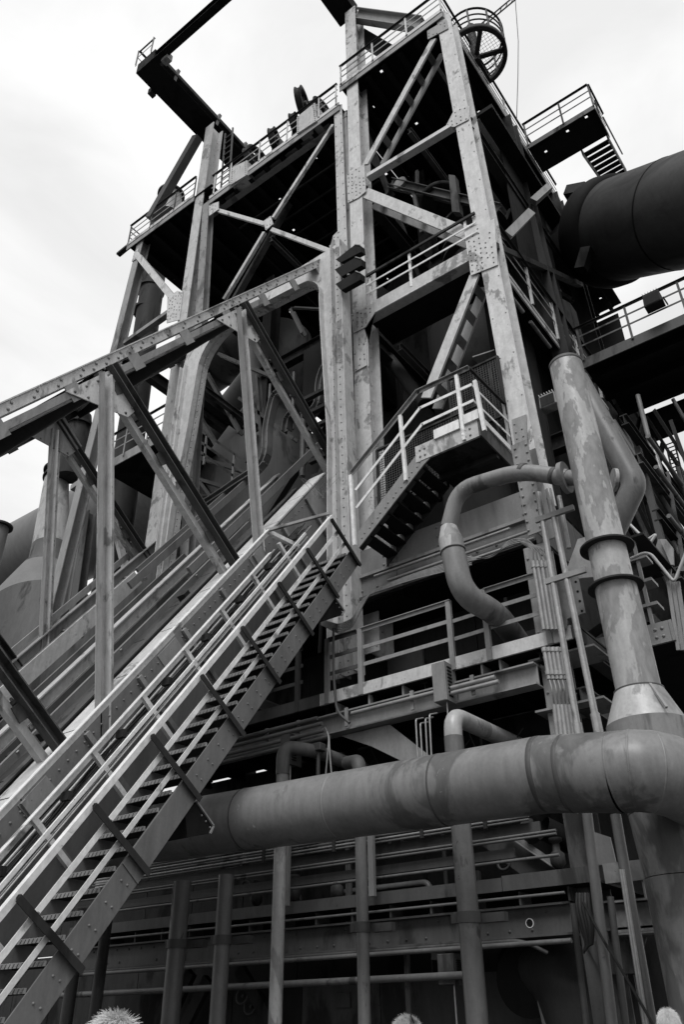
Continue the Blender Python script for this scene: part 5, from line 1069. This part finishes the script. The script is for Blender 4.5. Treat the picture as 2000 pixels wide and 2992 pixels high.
a, b = P(420, 1010, y=15), P(450, 800, y=15); part('pipe', one('tube', [a-(b-a)*4, a, b], [.6, .5, .5], 32), M_DARK, bl)
part('collar', one('lathe', P(428, 912, y=15), b-a, [(-.06, .58), (.06, .58)], 32), M_DARK, bl); part('collar', one('lathe', P(440, 850, y=15), b-a, [(-.05, .6), (.05, .6)], 32), M_DARK, bl); part('upper_pipe', one('tube', [b, b+(b-a)*.9], .5, 28), M_DARK, bl)
bl2 = thing('top_bleeder', 'stubby pale pipe with bolted flange behind the left top deck', 'pipe', P(500, 560, y=14)); a = P(497, 590, y=14.5)
part('pipe', one('lathe', a, (0, 0, 1), [(-1, .55), (.5, .5)], 28), M_MID, bl2); part('flange', one('lathe', a, (0, 0, 1), [(.4, .62), (.5, .62)], 28), M_DARK, bl2)
bl3 = thing('short_bleeder', 'dark flanged pipe tip against the sky beside the pale diagonal', 'pipe', P(225, 1250, y=16)); a = P(228, 1260, y=16)
part('pipe', one('lathe', a, (0, 0, 1), [(-2.5, .5), (.3, .55), (.9, .45)], 28), M_DARK, bl3); part('flange', one('lathe', a, (0, 0, 1), [(.2, .66), (.32, .66)], 28), M_DARK, bl3)
# left platform behind truss
lfp = thing('rear_left_platform', 'railed platform with dark underside behind the two truss diagonals', 'platform', (-16, 14, 12))
deck(lfp, -19.6, -15.9, 13, 19.5, 17.45, 3, 3, M_BLACK, .2)
part('fascia', one('blk', -19.6, -15.9, 12.96, 12.99, 17.3, 17.65), M_MID, lfp)
guardrail(lfp, [(-19.6, 12.94, 17.6), (-15.9, 12.94, 17.6)], [.02, .3, .6, .9], 1.1, mm=M_MID, mp_=M_MID)
lsu = thing('left_rear_column', 'leaning pale column pair behind the far truss with platform brackets', 'column', P(200, 1900, y=13))
for (a, b), m in ((((230, 1480), (180, 1780)), M_MID), (((262, 1500), (222, 1790)), M_DIM)):
    part('shaft', one('ibeam', P(*a, y=13.5), P(*b, y=13.5), .32, .3, (0, 1, 0)), m, lsu)
part('bracket', one('box', P(215, 1430, y=13.4), P(265, 1395, y=13.4), .3, .2), M_MID, lsu)
part('shaft', one('chan', P(300, 1420, y=13.5), P(370, 1690, y=13.5), .12, .26, (0, 1, 0)), M_MID, lsu)
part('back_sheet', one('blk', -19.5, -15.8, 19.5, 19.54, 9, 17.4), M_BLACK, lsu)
# inner walkway seen through portal
iw = thing('inner_walkway', 'railed inner walkway in the shade seen through the portal arch', 'walkway', (-12.5, 13, 12))
a, b = P(560, 1240, y=13.2), P(720, 1350, y=13.2)
for k, o in enumerate((0, .4, .75)): part('rail', one('box', a-V3((0, 0, o)), b-V3((0, 0, o)), .05, .07), M_DIM, iw)
for k in (.3, .8): part('post', one('box', lerp(a, b, k), lerp(a, b, k)-V3((0, 0, 1.1)), .07, .05, (0, 1, 0)), M_MID, iw)
for p, q in (((560, 1335), (700, 1380)), ((640, 1040), (800, 1110)), ((600, 1090), (700, 1270)), ((560, 1380), (620, 1460)), ((750, 1100), (770, 1360)), ((850, 910), (885, 980)), ((700, 1170), (860, 1290)), ((560, 1400), (690, 1440)), ((600, 1500), (560, 1390))):
    part('girt', one('chan', P(*p, y=13.8), P(*q, y=13.8), .1, .2, (0, 1, 0)), M_DIM, iw)

# dry weeds at the stair head
wd = thing('dry_weed', 'dry leafless weed growing on the girder at the stair head', 'weed', P(935, 1450, y=10.2)); rw = random.Random(3)
base = P(935, 1455, y=10.2)
for k in range(14):
    a = base+V3((rw.uniform(-.1, .1), rw.uniform(-.05, .05), 0)); d = V3((rw.uniform(-.5, .5), rw.uniform(-.3, .1), rw.uniform(.2, .5))); m1 = a+d*.5+V3((rw.uniform(-.05, .05), 0, .05))
    part('twig', one('tube', [a, m1, a+d], [.006, .004, .002], 4), M_TWIG, wd)

# ================================================================ PEOPLE (only the tops of their heads reach the frame)
def person(loc, h, yaw, hair_mat, label, curly=False, glasses=False, fluffy=False, tilt=0):
    t = thing('person', label, 'person', loc); L = V3(loc); s = h/1.75; fw = V3((math.sin(yaw), math.cos(yaw), 0)); rt = V3((fw.y, -fw.x, 0)); up = V3((0, 0, 1))
    def W(x, y, z): return L+rt*x*s+fw*y*s+up*z*s
    me = bpy.data.meshes.new('body')
    J = [((0, 0, .95), .15), ((0, 0, 1.15), .14), ((0, 0, 1.38), .15), ((0, 0, 1.48), .065), ((0, .01, 1.56), .075),
         ((.19, 0, 1.40), .065), ((.24, .02, 1.12), .045), ((.23, .12, .88), .035), ((-.19, 0, 1.40), .065), ((-.24, .02, 1.12), .045), ((-.23, .12, .88), .035),
         ((.1, 0, .88), .1), ((.1, .02, .5), .07), ((.1, 0, .08), .05), ((.1, .14, .04), .04), ((-.1, 0, .88), .1), ((-.1, .02, .5), .07), ((-.1, 0, .08), .05), ((-.1, .14, .04), .04)]
    E = [(0, 1), (1, 2), (2, 3), (3, 4), (2, 5), (5, 6), (6, 7), (2, 8), (8, 9), (9, 10), (0, 11), (11, 12), (12, 13), (13, 14), (0, 15), (15, 16), (16, 17), (17, 18)]
    me.from_pydata([tuple(W(*j[0])-L) for j in J], E, []); me.materials.append(M_CLOTH)
    o = bpy.data.objects.new('body', me); COL.objects.link(o); o.parent = t
    sk_ = o.modifiers.new('skin', 'SKIN'); 
    for i, j in enumerate(J): me.skin_vertices[0].data[i].radius = (j[1]*s, j[1]*s)
    me.skin_vertices[0].data[0].use_root = True
    ss = o.modifiers.new('sub', 'SUBSURF'); ss.levels = 1; ss.render_levels = 2
    # head
    hc = W(0, .02+tilt, 1.65); mb = MB(); seg_, rg_ = 24, 16; vs = []; fs = []
    for i in range(rg_+1):
        ph = math.pi*i/rg_
        for j in range(seg_):
            th = 2*math.pi*j/seg_; x, y, z = math.sin(ph)*math.cos(th), math.sin(ph)*math.sin(th), math.cos(ph)
            rx, ry, rz = .075, .095, .115
            if z < 0: rx *= 1+.25*z; ry *= 1+.12*z
            yy = y*ry
            if y > .8 and -.35 < z < .05 and abs(x) < .3: yy += .018*(1-abs(x)/.3)
            if y > .6 and .05 < z < .25 and .15 < abs(x) < .5: yy -= .008
            vs.append(hc+(rt*x*rx+fw*yy+up*z*rz)*s)
    for i in range(rg_):
        for j in range(seg_): k = (j+1) % seg_; fs.append((i*seg_+j, (i+1)*seg_+j, (i+1)*seg_+k, i*seg_+k))
    mb.add(vs, fs, True); hd_ = part('head', mb, M_SKIN, t)
    for sgn in (-1, 1): part('ear', one('lathe', hc+rt*sgn*.078*s, rt*sgn, [(-.01, .02), (.0, .028), (.008, .02)], 10), M_SKIN, hd_); part('eye', one('lathe', hc+(rt*sgn*.03+fw*.088+up*.01)*s, fw, [(-.006, .012), (.004, .008)], 10), M_LENS, hd_)
    part('mouth', one('box', hc+(rt*-.022+fw*.083-up*.06)*s, hc+(rt*.022+fw*.083-up*.06)*s, .01, .008), M_CLOTH, hd_)
    # hair: many short strands over the skull
    mb = MB(); rh = random.Random(int(h*1000)); n = 16000 if fluffy else 7000
    for i in range(n):
        z = rh.uniform(-.25, 1); th = rh.uniform(0, 6.283); q = math.sqrt(max(0, 1-z*z)); x, y = q*math.cos(th), q*math.sin(th)
        if y > .35 and z < .5: continue
        nrm_ = (rt*x+fw*y+up*z).normalized(); p = hc+(rt*x*.076+fw*y*.096+up*z*.116)*s
        flow = (fw*-.6+up*-.55+rt*(.35*x)); flow = (flow-nrm_*flow.dot(nrm_)).normalized(); j_ = V3((rh.uniform(-1, 1), rh.uniform(-1, 1), rh.uniform(-1, 1)))
        if curly: ln = .02*s*rh.uniform(.6, 1.4); lift = .6; cu = 1.0
        elif fluffy: ln = .036*s*rh.uniform(.3, 1.5); lift = .10; cu = .5
        else: ln = .03*s*rh.uniform(.6, 1.4); lift = .2; cu = .5
        q1 = p+(nrm_*lift+flow*.6+j_*cu*.4)*ln*.5; q2 = q1+(nrm_*lift*.3+flow+j_*cu)*ln*.5
        pts_ = [p-nrm_*.004, q1, q2]
        mb.tube(pts_, [.0008, .0007, .0003], 3, caps=False)
    part('hair', mb, hair_mat, t, kind='stuff')
    vs2 = [hc+(v-hc)*1.02 for v in vs]; mb = MB(); mb.add(vs2, [f_ for k_, f_ in enumerate(fs) if k_//seg_ < 7], True); part('scalp_hair', mb, hair_mat, t, kind='stuff')
    if glasses:
        for sgn in (-1, 1): part('lens', one('lathe', hc+(rt*sgn*.035+fw*.03+up*.11)*s, (fw+up*.4), [(0, .028), (.006, .028)], 16), M_LENS, t)
    return t
for px_, py_, yy_, yaw_, hm_, lb_, kw_ in ((332, 2944, 1.8, R(-30), M_HAIR, 'person at the lower left whose fluffy white hair tops the bottom edge', dict(fluffy=True)),
        (1180, 2962, 4.6, R(60), M_HAIR2, 'person with curly grey hair and glasses pushed up, in the middle of the bottom edge', dict(curly=True, glasses=True)),
        (1948, 2940, 7.2, R(-20), M_HAIR, 'white haired person at the lower right corner beside the big downpipe', dict())):
    a = P(px_, py_, y=yy_); person((a.x, a.y, 0), a.z*1.75/1.785, yaw_, hm_, lb_, **kw_)
